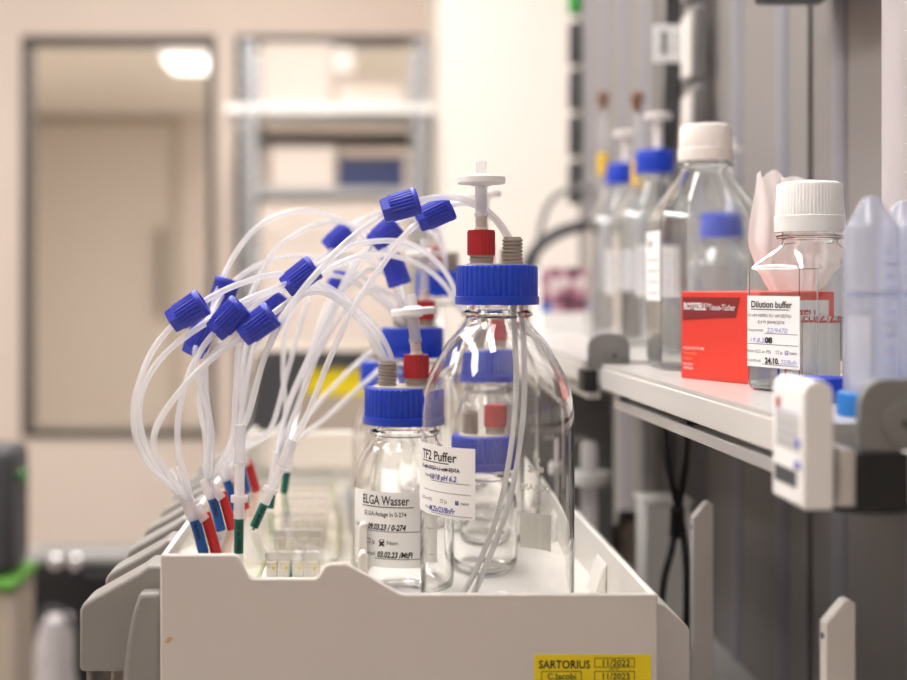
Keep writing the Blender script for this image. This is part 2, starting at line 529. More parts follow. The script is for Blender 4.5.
# yellow calibration sticker on the panel
st = MB()
p0 = at(534, 654.5, YP); p1 = at(651, 690.5, YP)
yS = YP - 0.0004
sticker = MB().box((p0.x, yS, p1.z), (p1.x, YP, p0.z)).build('sticker', 'yellow', inst, smooth=False)
tag(sticker, 'yellow calibration sticker with black print')
def fp(u, v): return (p0.x + u, yS - 0.0003, p0.z + v)
k = YP / F
def U(px): return (px - 534) * k
def V(py): return -(py - 654.5) * k
it = [('t', 'SARTORIUS', U(538.5), V(668), 0.0068, dict(xs=0.88, bold=0.00012)),
      ('t', '11/2022', U(601), V(665.6), 0.0053, dict(bold=0.00006)), ('t', '11/2023', U(601), V(679), 0.0053, dict(bold=0.00006)),
      ('t', 'C.Jacobi', U(547), V(679), 0.0053, dict(bold=0.00006)), ('t', 'geprüft', U(609), V(669.6), 0.002, {})]
for x0, x1, y0, y1 in ((594, 634.5, 658.3, 667.2), (594, 634.5, 671.5, 681), (541, 581.5, 671.5, 681)):
    t_ = 0.0004
    it += [('r', U(x0), U(x1), V(y0), V(y0) + t_), ('r', U(x0), U(x1), V(y1), V(y1) + t_), ('r', U(x0), U(x0) + t_, V(y1), V(y0)), ('r', U(x1) - t_, U(x1), V(y1), V(y0))]
lettering(it, fp, 'ink', sticker)
# small tan stain on the panel
c = at(169, 640, YP)
b = MB(); n = 14
b.add([(c.x + 0.0022 * math.cos(2 * PI * i / n) * (1 + 0.2 * math.sin(3 * i)), YP - 0.0002, c.z + 0.0018 * math.sin(2 * PI * i / n) + 0.001 * math.cos(2 * PI * i / n)) for i in range(n)], [tuple(range(n))])
tag(b.build('stain', 'stain', inst, smooth=False), 'small tan stain on the panel')

# clear lids over the left half of the deck
LZ = CZ - 0.170
def lid(y0, y1, label):
    t = thing('acrylic_lid', label, 'lid', (0, y0, LZ), group='clear lids over the valves')
    x0, x1 = XL + 0.0045, -0.004
    MB().box((x0, 0, -0.003), (x1, y1 - y0, 0)).build('plate', 'acrylic', t, smooth=False)
    e = MB()
    e.box((x0, -0.002, -0.004), (x1, 0, 0.0008)); e.box((x1, -0.002, -0.004), (x1 + 0.002, y1 - y0, 0.0008))
    e.build('edge', 'acrylic', t, smooth=False, fix=False)
lid(0.790, 1.085, 'clear acrylic lid just behind the notched front panel')
lid(1.090, 1.44, 'clear acrylic lid further back on the tray')
# white pillars beside the lids
for i, y in enumerate((0.806, 0.9, 1.0, 1.1, 1.2)):
    o = MB().prism([(-0.0035, 0), (0.0035, 0), (0.0035, 0.054), (0.002, 0.058), (-0.001, 0.058), (-0.0025, 0.055)], -0.005, 0.005)
    o = o.build('lid_pillar', 'white2', bevel=0.0012)
    o.location = (0.0015, y, DZ)
    tag(o, ['small white pillar beside the lid nearest the front panel', 'second small white pillar beside the lid', 'third small white pillar along the lid edge', 'fourth small white pillar along the lid edge', 'fifth small white pillar, far back along the lid edge'][i], 'pillar', 'white pillars along the lid')
# valve blocks under the lids
def valve_label(k, j):
    col = ('leftmost of four', 'second from left of four', 'third from left of four', 'rightmost of four')[j]
    if k == 0: return 'small white valve block in the notch of the front panel, ' + col
    row = ('', 'second', 'third', 'fourth', 'fifth', 'sixth', 'rearmost')[k]
    return 'white valve block under the lid, %s row, %s' % (row, col)
for k in range(7):
    for j, px in enumerate((258, 272, 287, 303)):
        x = (px + 4 - VX) / F * 0.8
        y = 0.803 + 0.08 * k
        t = thing('pinch_valve', valve_label(k, j), 'valve', (x, y, DZ), group='valve blocks under the lids')
        MB().box((-0.0036, 0, 0), (0.0036, 0.012, 0.034)).build('block', 'tagw', t, bevel=0.0006)
        MB().box((-0.0045, 0.003, 0.0342), (0.0045, 0.010, 0.040)).build('head', 'white', t, bevel=0.0006)
        if k < 3:
            MB().box((0.0008, -0.0005, 0.029), (0.0024, 0.0, 0.0315)).build('yellow_dot', 'pale_yellow', t, smooth=False)
b = MB()
for j in range(6):
    x = -0.07 + 0.0125 * j
    pts = [(x + random.uniform(-0.004, 0.004) + 0.004 * math.sin(i * 1.3 + j), 0.83 + 0.09 * i, DZ + 0.012 + 0.012 * ((i + j) % 2)) for i in range(7)]
    o = MB().tube(catmull(pts, 6), 0.0022, 8).build('transfer_tube', ['mint', 'tube', 'sl_green', 'tube', 'mint', 'tube'][j])
    tag(o, ['pale olive tube under the lid, nearest the red and blue sleeves', 'milky tube under the lid beside the olive one', 'green tube under the lid below the green sleeves', 'milky tube under the lid just right of the green one', 'pale olive tube under the lid right of the green one', 'milky tube under the lid beside the white pillars'][j], 'tube', 'tubes under the lid')

# grey reactor covers along the left side
def unit(k):
    Y = 0.80
    def q(px, py): p = at(px, py, Y); return (p.x, p.z - CZ)
    t = thing('bioreactor_unit', ['grey bioreactor cover at the front left corner of the tray', 'second grey bioreactor cover from the front', 'third grey bioreactor cover from the front', 'fourth grey bioreactor cover from the front', 'fifth grey bioreactor cover from the front', 'sixth grey bioreactor cover from the front', 'seventh grey bioreactor cover from the front', 'rearmost grey bioreactor cover of the row'][k], 'bioreactor', (0, Y + 0.0800 * k, CZ), group='grey bioreactor covers in a row')
    x1 = XL - 0.001
    o = [q(79, 668), q(80, 672), (x1, q(0, 672)[1]), (x1, q(0, 565.5)[1]), q(147, 566), q(138, 573), q(86, 602), q(82, 605.5), q(79.3, 611)]
    MB().prism(o, 0.0, 0.034).build('cover', 'cover', t, bevel=0.004, segs=4)
    o = [q(126, 680), q(127.5, 660), q(131, 632), q(136, 608), q(141, 593), q(143.5, 589.5), q(147, 588.5), (x1, q(0, 588.5)[1]), (x1, BZ - CZ + 0.001), q(126, 800)]
    o[-1] = (q(126, 0)[0], BZ - CZ + 0.001)
    MB().prism(o, -0.012, 0.030).build('clamp_block', 'cover', t, bevel=0.003, segs=3)
    ve = MB()
    cx = (q(79, 0)[0] + q(126, 0)[0]) / 2
    ve.T = Matrix.Translation((cx - 0.001, 0.016, 0))
    zt = q(0, 672)[1]
    ve.lathe([(0.012, zt - 0.16), (0.012, zt), (0.0112, zt), (0.0112, zt - 0.159)], 32)
    ve.build('vessel', 'acrylic', t)
    sl = MB(); sl.T = Matrix.Translation((cx - 0.001, 0.016, 0))
    sl.lathe([(0.0, BZ - CZ + 0.001), (0.02, BZ - CZ + 0.001), (0.02, zt - 0.161), (0.0, zt - 0.161)], 32)
    sl.build('vessel_base', 'cover', t)
for k in range(8):
    unit(k)

# ------------------------------------------------------------------ laboratory bottles on the deck
SHO = [(0, 1.0), (0.137, 0.993), (0.25, 0.96), (0.37, 0.903), (0.48, 0.79), (0.59, 0.65), (0.68, 0.53), (0.767, 0.417), (0.84, 0.27), (0.90, 0.13), (0.96, 0.03), (1.0, 0.0)]
def bottle_profile(R, H, zs, rn=0.0205, t=0.0022):
    zn = H - 0.0245
    outer = [(0.0, 0.0015), (R * 0.6, 0.0012), (R - 0.009, 0.0), (R - 0.004, 0.0012), (R - 0.0012, 0.004), (R, 0.009)]
    outer += [(rn + (R - rn) * v, zs + (zn - zs) * u) for u, v in SHO]
    neck = [(rn + 0.003, zn + 0.0015), (rn + 0.003, zn + 0.0035), (rn, zn + 0.005), (rn, H)]
    inner = [(rn - t, H), (rn - t, zn)]
    inner += [(rn - t + (R - rn) * v, zs + (zn - zs) * u - 0.0005) for u, v in reversed(SHO)]
    inner += [(R - t, 0.012), (R - t - 0.002, 0.0065), (R - t - 0.006, 0.0045), (R * 0.6, 0.0042), (0.0, 0.0045)]
    return outer + neck + inner

def cap_parts(t, H, zoff, rot, port=True, redcap=True, filt=True, filt_h=0.060, tilt=0.0, dip=True):
    """GL45 style ribbed cap with a threaded port, a red port cap and a vent filter"""
    z0 = H - 0.0158
    z1 = z0 + 0.0258
    c = MB()
    c.ribbed([(0.0238, z0), (0.0278, z0), (0.0278, z0 + 0.0052), (0.0268, z0 + 0.0056), (0.0268, z1 - 0.0016), (0.0258, z1 - 0.0004), (0.0250, z1), (0.0, z1)], 42, 0.0009, z0 + 0.0055, z1 - 0.001)
    c.lathe([(0.0238, z0), (0.0238, z1 - 0.003)], 48)
    cap = c.build('screw_cap', 'blue', t, ang=40)
    s = MB().lathe([(0.0, z1), (0.0205, z1), (0.0205, z1 + 0.0009), (0.0, z1 + 0.0009)], 48).build('cap_insert', 'beige', cap)
    a = Matrix.Rotation(rot, 4, 'Z')
    pa = a @ Vector((0.0103, 0, 0)); pb = a @ Vector((-0.0103, 0, 0))
    if port:
        g = MB(); g.T = Matrix.Translation((pa.x, pa.y, z1))
        prof = [(0.0, 0.0), (0.0058, 0.0)]
        for i in range(7):
            z = 0.001 + i * 0.0024
            prof += [(0.0058, z), (0.0069, z + 0.0006), (0.0069, z + 0.0014), (0.0058, z + 0.002)]
        prof += [(0.0058, 0.0185), (0.0045, 0.0185), (0.0045, 0.008), (0.0, 0.008)]
        g.lathe(prof, 32)
        g.build('threaded_port', 'port', cap)
    if redcap:
        g = MB(); g.T = Matrix.Translation((pb.x, pb.y, z1))
        g.lathe([(0.0, 0), (0.0078, 0), (0.0078, 0.0015), (0.0072, 0.002), (0.0078, 0.003), (0.0078, 0.0045), (0.0072, 0.005), (0.0078, 0.006), (0.0072, 0.008), (0.0, 0.008)], 32)
        g.build('threaded_port', 'port', cap)
        g = MB(); g.T = Matrix.Translation((pb.x, pb.y, z1 + 0.0065))
        g.ribbed([(0.0, 0), (0.0090, 0), (0.0092, 0.0012), (0.0092, 0.0150), (0.0086, 0.0166), (0.0, 0.0166)], 26, 0.0007, 0.001, 0.0151)
        g.build('red_port_cap', 'red', t, ang=40)
    if filt:
        B = Matrix.Translation((pb.x, pb.y, z1 + 0.023)) @ Matrix.Rotation(tilt, 4, 'Y')
        vf = MB(); vf.T = B
        vf.lathe([(0.0, 0), (0.0046, 0), (0.0046, 0.001), (0.0038, 0.002), (0.0038, 0.009), (0.0030, 0.010), (0.0, 0.010)], 24)
        f = vf.build('vent_filter', 'beige', t)
        L = filt_h - 0.026
        g = MB(); g.T = B
        g.lathe([(0.0032, 0.0085), (0.0044, 0.0085), (0.0046, 0.011), (0.0040, 0.012), (0.0042, 0.0085 + L), (0.0032, 0.0085 + L)], 24, closed=True)
        g.build('luer_stem', 'clear', f)
        g = MB(); g.T = B
        zd = 0.0085 + L
        g.lathe([(0.0, zd - 0.0015), (0.006, zd - 0.0015), (0.0075, zd), (0.0152, zd), (0.0158, zd + 0.0006), (0.0158, zd + 0.0042), (0.0152, zd + 0.0048), (0.0070, zd + 0.0050), (0.0048, zd + 0.0065), (0.0, zd + 0.0065)], 48)
        g.build('filter_disc', 'white', f)
        g = MB(); g.T = B
        g.lathe([(0.0, zd + 0.006), (0.0036, zd + 0.006), (0.0036, zd + 0.014), (0.0032, zd + 0.0148), (0.0, zd + 0.0148)], 24)
        g.build('nipple', 'clear', f)
    return cap, pa, pb, z1

def lab_bottle(label, X, Y, R, H, zs, rot=0.0, glass='glass', seg=72, **kw):
    t = thing('lab_bottle', label, 'bottle', (X, Y, DZ + 0.0004), group='blue capped glass bottles on the tray')
    MB().lathe(bottle_profile(R, H, zs), seg).build('glass_body', glass, t, ang=50)
    cap, pa, pb, z1 = cap_parts(t, H, 0, rot, **kw)
    return t, pa, pb, z1

# 1 litre bottle in front
BX, BY = 0.0901, 0.8560
big, bpa, bpb, bz1 = lab_bottle('large empty one litre glass bottle in front with two tubes dipping inside', BX, BY, 0.0505, 0.225, 0.130, rot=0.0, filt_h=0.048)
R = 0.0505
th = -PI / 2                      # outward angle facing the camera
th0 = th + math.asin(-28 / 77.0)  # right edge of the label
l = MB(); cyl_label(l, R, th0, -0.070, 0.0, 0.0, 0.0445, 0.0755)
lab = l.build('label', 'paper', big, ang=80); tag(lab, 'white handwritten buffer label')
pl = cyl_place(R, th0, 0.0755)
lettering([('t', 'TF2 Puffer', -0.0475, 0.0350, 0.0084, dict(xs=0.98, bold=0.00014)), ('r', -0.0475, -0.0185, 0.0334, 0.0340),
           ('t', '10 mM ATCU 1,1 mM EDTA', -0.049, 0.0288, 0.0036, dict(xs=0.9, bold=0.00008)),
           ('t', 'Nummer:', -0.043, 0.0238, 0.003, {}), ('r', -0.035, -0.003, 0.0218, 0.0221), ('r', -0.046, -0.003, 0.0152, 0.0155),
           ('t', '(0,22 µm, PES)', -0.049, 0.0088, 0.003, dict(xs=0.85)), ('b', -0.0255, 0.0088, 0.0022, 0.0003), ('t', 'Ja', -0.022, 0.0088, 0.003, {}),
           ('b', -0.0135, 0.0088, 0.0024, 0.0004), ('t', 'nein', -0.0098, 0.0088, 0.0034, {}),
           ('t', 'Kürzel:', -0.043, 0.0034, 0.003, {}), ('r', -0.035, -0.002, 0.0014, 0.0017)], pl, 'ink', lab)
lettering([('t', '13/18 pH 6.2', -0.037, 0.0230, 0.0048, dict(shear=0.2, xs=0.95, bold=0.00012)), ('r', -0.044, -0.011, 0.0296, 0.0300),
           ('t', 'M.Zo/23/BnFr', -0.0375, 0.0026, 0.0048, dict(shear=0.25, xs=0.85, bold=0.00012)), ('t', 'x', -0.0135, 0.0086, 0.0040, dict(bold=0.0002))], pl, 'pen', lab, 'handwriting')
# enamel print on the far side of the bottle (seen through it, so reversed)
thb = PI / 2 - math.asin(46 / 72.0)
pb_ = cyl_place(R, thb, 0.0)
enam = lettering([('t', 'DURAN', 0.0, 0.0795, 0.0064, dict(align='CENTER', xs=1.1, bold=0.0002)), ('t', '1000 ml', 0.0, 0.066, 0.0054, dict(align='CENTER')),
                  ('r', -0.014, 0.013, 0.0385, 0.0635, 10)], pb_, 'print_w', big, 'enamel_print')
b = MB()
def arc_pts(cx, cy, r0, r1, a0, a1, n=14):
    vs = []
    for i in range(n + 1):
        a = a0 + (a1 - a0) * i / n
        vs += [(cx + r0 * math.cos(a), cy + r0 * math.sin(a)), (cx + r1 * math.cos(a), cy + r1 * math.sin(a))]
    return vs, [(2 * i, 2 * i + 1, 2 * i + 3, 2 * i + 2) for i in range(n)]
for cx, cy, r0, r1, a0, a1 in ((-0.004, 0.0985, 0.0022, 0.0046, -2.2, 1.2), (-0.004, 0.0905, 0.0022, 0.0046, -1.2, 2.2), (0.0052, 0.0945, 0.0, 0.0030, 0.5, 5.8)):
    vs, fs = arc_pts(cx, cy, r0, r1, a0, a1)
    b.add([pb_(u, v) for u, v in vs], fs)
b.build('enamel_emblem', 'print_w', big, smooth=False, fix=False)
# tubes hanging inside, from the threaded port
for i, (dx, dy) in enumerate(((0.0, 0.0), (0.0062, 0.004))):
    z = bz1
    pts = [(bpa.x + dx * 0.5, bpa.y + dy, z + 0.012), (bpa.x + dx, dy, z - 0.02), (0.012 + dx, dy, z - 0.05), (0.0125 + dx, dy, 0.150), (0.009 + dx, -0.002 + dy, 0.115), (0.001 + dx, -0.004 + dy, 0.075), (-0.014 + dx, -0.004 + dy, 0.035), (-0.028 + dx * 1.5, -0.002 + dy, 0.009)]
    MB().tube(catmull(pts, 8), 0.0019, 10).build('dip_tube', 'dip', big)

# small bottle with the water label
EX, EY = 0.0300, 0.929
elga, epa, epb, ez1 = lab_bottle('small glass bottle with a white label reading Wasser, left of the large bottle', EX, EY, 0.035, 0.139, 0.076, rot=PI - 0.0, filt_h=0.046, tilt=-0.08)
R = 0.035
th0 = -PI / 2 - 1.27
l = MB(); cyl_label(l, R, th0, 0.0, 0.066, 0.0, 0.052, 0.027)
lab = l.build('label', 'paper', elga, ang=80); tag(lab, 'white handwritten water label')
pl = cyl_place(R, th0, 0.027)
lettering([('t', 'ELGA Wasser', 0.0125, 0.0432, 0.0088, dict(xs=0.70, bold=0.00014)), ('r', 0.0125, 0.0515, 0.0413, 0.0419),
           ('t', 'ELGA-Anlage in 0-274', 0.0145, 0.0352, 0.0044, dict(xs=0.80, bold=0.00005)),
           ('t', 'Gekauft:', 0.003, 0.0265, 0.0040, {}), ('r', 0.016, 0.062, 0.0246, 0.0250),
           ('b', 0.0165, 0.0158, 0.0034, 0.0004), ('t', 'Ja', 0.021, 0.0158, 0.0042, {}), ('b', 0.0275, 0.0158, 0.0034, 0.0004), ('t', 'Nein', 0.0325, 0.0158, 0.0042, {}),
           ('t', 'Kürzel:', 0.013, 0.0078, 0.0040, {}), ('r', 0.024, 0.062, 0.0058, 0.0062)], pl, 'ink', lab)
lettering([('t', '09.03.23 / 0-274', 0.0175, 0.0258, 0.0056, dict(shear=0.25, xs=0.76, bold=0.0002)), ('t', 'x', 0.0272, 0.0148, 0.0070, dict(bold=0.0003)),
           ('t', '03.02.23 /MtPi', 0.0255, 0.0070, 0.0056, dict(shear=0.25, xs=0.76, bold=0.0002))], pl, 'ink', lab, 'handwriting')
# bottles further back
lab_bottle('very small glass bottle standing right behind the large front bottle', 0.0925, 0.987, 0.028, 0.098, 0.048, rot=PI, filt=False)
mid, mpa, mpb, mz1 = lab_bottle('medium glass bottle behind the small one with the Wasser label', 0.045, 1.118, 0.041, 0.175, 0.105, rot=PI, filt_h=0.055, seg=48)
lab_bottle('glass bottle seen through the shoulder of the large front bottle', 0.1045, 1.075, 0.034, 0.159, 0.092, rot=PI, filt=False, seg=48)
lab_bottle('large glass bottle at the right wall of the tray, behind the front one', 0.1225, 1.173, 0.0485, 0.225, 0.130, rot=0.0, filt_h=0.060, seg=48)
farb, fpa, fpb, fz1 = lab_bottle('large glass bottle far back in the middle of the tray', 0.084, 1.315, 0.0495, 0.225, 0.130, rot=0.3, filt_h=0.055, seg=48)
lab_bottle('small glass bottle far back at left, at the end of the clear lid', 0.027, 1.235, 0.034, 0.139, 0.076, rot=PI, filt=False, seg=48)

# ------------------------------------------------------------------ tubing with blue screw connectors
def connector(t, c, d, name='screw_connector', s=1.0, open_end=True):
    d = Vector(d).normalized()
    T = Matrix.Translation(c) @ frame_to(d) @ Matrix.Scale(s, 4)
    b = MB(); b.T = T
    L = 0.0125
    b.ribbed([(0.0048, L - 0.005), (0.0064, L - 0.005), (0.0064, L), (0.0086, L), (0.0093, L - 0.0010), (0.0093, L - 0.0030), (0.0091, L - 0.0036), (0.0087, -0.0062), (0.0082, -0.0068), (0.0, -0.0068)], 24, 0.0007, -0.0064, L - 0.0034)
    b.lathe([(0.0, -0.0120), (0.0080, -0.0120), (0.0086, -0.0112), (0.0091, -0.0066), (0.0, -0.0066)], 6)
    return b.build(name, 'royal', t, ang=40)

def line(label, pts, conn=None, r=0.0021, name='tubing_line', group='milky tubes with blue connectors', s=1.0, conn2=None):
    """pts: (px, py, depth) -> one tube; conn: (px, py, depth, towards px, py, depth)"""
    W = [at(*p) for p in pts]
    base = W[0].copy()
    t = thing(name, label, 'tube', base, group=group)
    mb = MB()
    mb.tube([p - base for p in catmull(W, 12)], r, 10)
    mb.build('tubing', 'tube', t)
    if conn:
        a = at(conn[0], conn[1], conn[2]); bq = at(conn[3], conn[4], conn[5] if len(conn) > 5 else conn[2])
        connector(t, a - base, bq - a, s=s)
    return t, base

# front bundle into the manifold
line('tube arching from the front manifold through the leftmost blue connector', [(190, 500, .80), (184, 494, .80), (167, 483, .80), (148, 464, .80), (136, 436, .80), (134, 406, .80), (141, 378, .80), (153, 350, .81), (170, 328, .82), (187, 312, .82), (204, 301, .83), (239, 284, .85), (279, 274, .87), (320, 283, .89), (352, 304, .905), (378, 331, .92), (392, 362, .929), (391, 392, .929)], (187, 312, .82, 204, 301))
line('tube through the blue connector second from left, its hexagon end low', [(191, 500, .803), (186, 480, .80), (180, 460, .80), (177.5, 432, .80), (180, 408, .80), (189, 374, .80), (203, 347, .81), (217, 330, .815), (228, 319, .82), (245, 305, .84), (279, 289, .86), (318, 289, .89), (350, 308, .91), (372, 332, .925), (388, 368, .932), (391.5, 392, .932)], (228, 319, .82, 241, 306))
line('tube through the third blue connector, tilted over the window foot', [(189, 499, .802), (182, 492, .795), (168, 474, .79), (155, 452, .79), (154, 436, .79), (162, 416, .79), (195, 374, .80), (222, 351, .81), (239, 339, .815), (257, 325, .82), (275, 312, .84), (297, 297, .86), (325, 293, .89), (352, 312, .91), (372, 342, .925), (388, 372, .927), (391, 392, .927)], (257, 325, .82, 273, 313))
line('tube rising through the blue connector with the open end in the middle', [(190, 500, .805), (178, 486, .805), (158, 468, .81), (144, 440, .81), (139, 412, .81), (146, 382, .81), (166, 353, .82), (207, 322, .83), (246, 300, .84), (276, 288, .85), (300, 277, .86), (322, 262, .87), (346, 248, .88), (378, 241, .90), (410, 244, .93), (437, 262, .97), (453, 286, 1.02), (457, 305, 1.06), (470, 318, 1.075)], (300, 277, .86, 316, 265))
line('tube running just below, over to the large bottles', [(268, 350, .90), (290, 312, .90), (322, 275, .90), (354, 258, .92), (386, 255, .95), (418, 264, .98), (441, 281, 1.02), (455, 300, 1.06), (468, 318, 1.08)])

# green ended feed lines
def green_line(label, pts, conn, top, bot, depth, s=1.0):
    t, base = line(label, pts, conn, group='green ended feed lines', s=s)
    a, b_ = at(*bot), at(*top)
    d = (b_ - a).normalized()
    def along(x): return a + d * x - base
    L = (b_ - a).length
    g = MB().tube([along(0), along(L * 0.27)], 0.0030, 16).build('green_sleeve', 'sl_green', t)
    # black print along the sleeve
    T = frame_to(d)
    side = d.cross(Vector((0, -1, 0))).normalized()
    nrm = Vector((0, -1, 0)) - d * Vector((0, -1, 0)).dot(d); nrm.normalize()
    R_ = 0.0030
    def place(u, v):
        p = along(L * 0.255 - u)
        vv = v - 0.001
        s_ = side * vv
        return tuple(p + s_ + nrm * (math.sqrt(max(R_ ** 2 - vv ** 2, 1e-8)) + 0.0003))
    lettering([('t', 'DF BUFFER', 0.001, 0.0, 0.0032, dict(xs=1.15, bold=0.00006))], place, 'ink', g)
    m = MB()
    for x0, x1, r_ in ((0.27, 0.40, 0.0034), (0.40, 0.45, 0.0054), (0.45, 0.72, 0.0032)):
        m.tube([along(L * x0), along(L * x1)], r_, 16)
    m.build('luer_adapter', 'white', t) if False else m.build('luer_adapter', 'pp2', t)
    m = MB().tube([along(L * 0.70), along(L * 1.0)], 0.0036, 16).build('clear_sleeve', 'clear', t)
    return t
T5 = [(240, 440, .812), (240, 432, .813), (247, 418, .815), (267, 350, .82), (290, 307, .825), (322, 267, .83), (346, 243, .835), (380, 217, .84), (400, 206, .84), (423, 199.5, .845), (445, 197, .85), (469, 201, .855), (490, 213, .856), (503, 227, .856), (510, 240, .856), (511, 250, .856)]
green_line('tube from the front green sleeve through the topmost blue connector to the large bottle', T5, (400, 206, .84, 421, 200), (240, 425, .812), (238.7, 553, .812), .81)
T6 = [(290, 448, .885), (306, 418, .88), (330, 358, .875), (354, 307, .87), (378, 271, .865), (411, 229, .86), (434, 214, .86), (452, 205, .862), (468, 203, .862), (488, 213, .86), (501, 227, .859), (508, 240, .859), (509.5, 250, .859)]
green_line('tube from the slanted green sleeve through the blue connector just right of the topmost', T6, (434, 214, .86, 453, 205), (293, 440, .885), (254, 527, .885), .885)

# sleeve manifolds
def sleeve(name, pts, m, parent, base, r=0.0030):
    return MB().tube([at(*p) - base for p in pts], r, 14).build(name, m, parent)
def manifold(k, label, dx=0.0):
    Y = .812 + .08 * k
    sc_ = .812 / Y
    def q(px, py, dd=0.0):
        p = at(px, py, .812); return Vector((p.x + dx, p.y + .08 * k + dd, p.z))
    t = thing('tube_manifold', label, 'manifold', q(205, 552), group='white tube manifolds with coloured sleeves')
    base = q(205, 552)
    b = MB()
    b.tube([q(194, 520) - base, q(190, 505) - base, q(186, 498) - base], [0.0040, 0.0046, 0.0036], 14)
    if k == 0:
      b.tube([q(190, 506) - base, q(178, 491) - base, q(166, 481) - base], [0.0034, 0.0030, 0.0026], 12)
      b.tube([q(189, 502) - base, q(184, 484) - base, q(180, 466) - base], [0.0034, 0.0031, 0.0027], 12)
      b.tube([q(189, 502) - base, q(177, 484) - base, q(169, 470) - base], [0.0034, 0.0029, 0.0026], 12)
    b.tube([q(196, 505) - base, q(199, 512) - base, q(205, 520) - base], [0.0034, 0.0034, 0.0034], 12)
    b.build('manifold_body', 'pp2', t)
    s = MB().tube([q(194, 518) - base, q(200, 538) - base, q(204, 555) - base], 0.0034, 14).build('blue_sleeve', 'sl_blue', t)
    d = (q(194, 518) - q(204, 555)).normalized()
    nrm = Vector((0, -1, 0)); side = d.cross(nrm).normalized()
    def place(u, v):
        p = q(195.5, 523) - base - d * u
        vv = v - 0.001
        return tuple(p + side * vv + nrm * (math.sqrt(max(0.0034 ** 2 - vv ** 2, 1e-8)) + 0.0004))
    if k < 2:
        lettering([('t', 'BUFFER', 0.0, 0.0, 0.003, dict(xs=1.05, bold=0.00006))], place, 'ink', s)
    MB().tube([q(204, 514, .004) - base, q(209, 530, .004) - base, q(216, 555, .004) - base], 0.0034, 14).build('red_sleeve', 'sl_red', t)
ml = ['white manifold with a blue and a red sleeve, nearest the front panel', 'white manifold with blue and red sleeves, second from the front panel', 'white manifold with blue and red sleeves, third from the front panel', 'white manifold with blue and red sleeves, rearmost in the bunch']
for k in range(4):
    manifold(k, ml[k], dx=0.002 * k)
# further green sleeves standing through the lid
for k, (top, bot, Y, lb) in enumerate((((277, 452), (270, 505), .965, 'green sleeved stub standing behind the slanted green sleeve'), ((291, 440), (284, 490), 1.045, 'rear green sleeved stub among the tube bunch'))):
    base = at(bot[0], bot[1], Y)
    t = thing('sleeved_stub', lb, 'tube', base)
    a, b_ = at(bot[0], bot[1] + 3, Y) - base, at(top[0], top[1], Y) - base
    MB().tube([a, a.lerp(b_, 0.4)], 0.003, 12).build('green_sleeve', 'sl_green', t)
    MB().tube([a.lerp(b_, 0.4), a.lerp(b_, 1.0)], 0.0036, 12).build('luer_adapter', 'pp2', t)

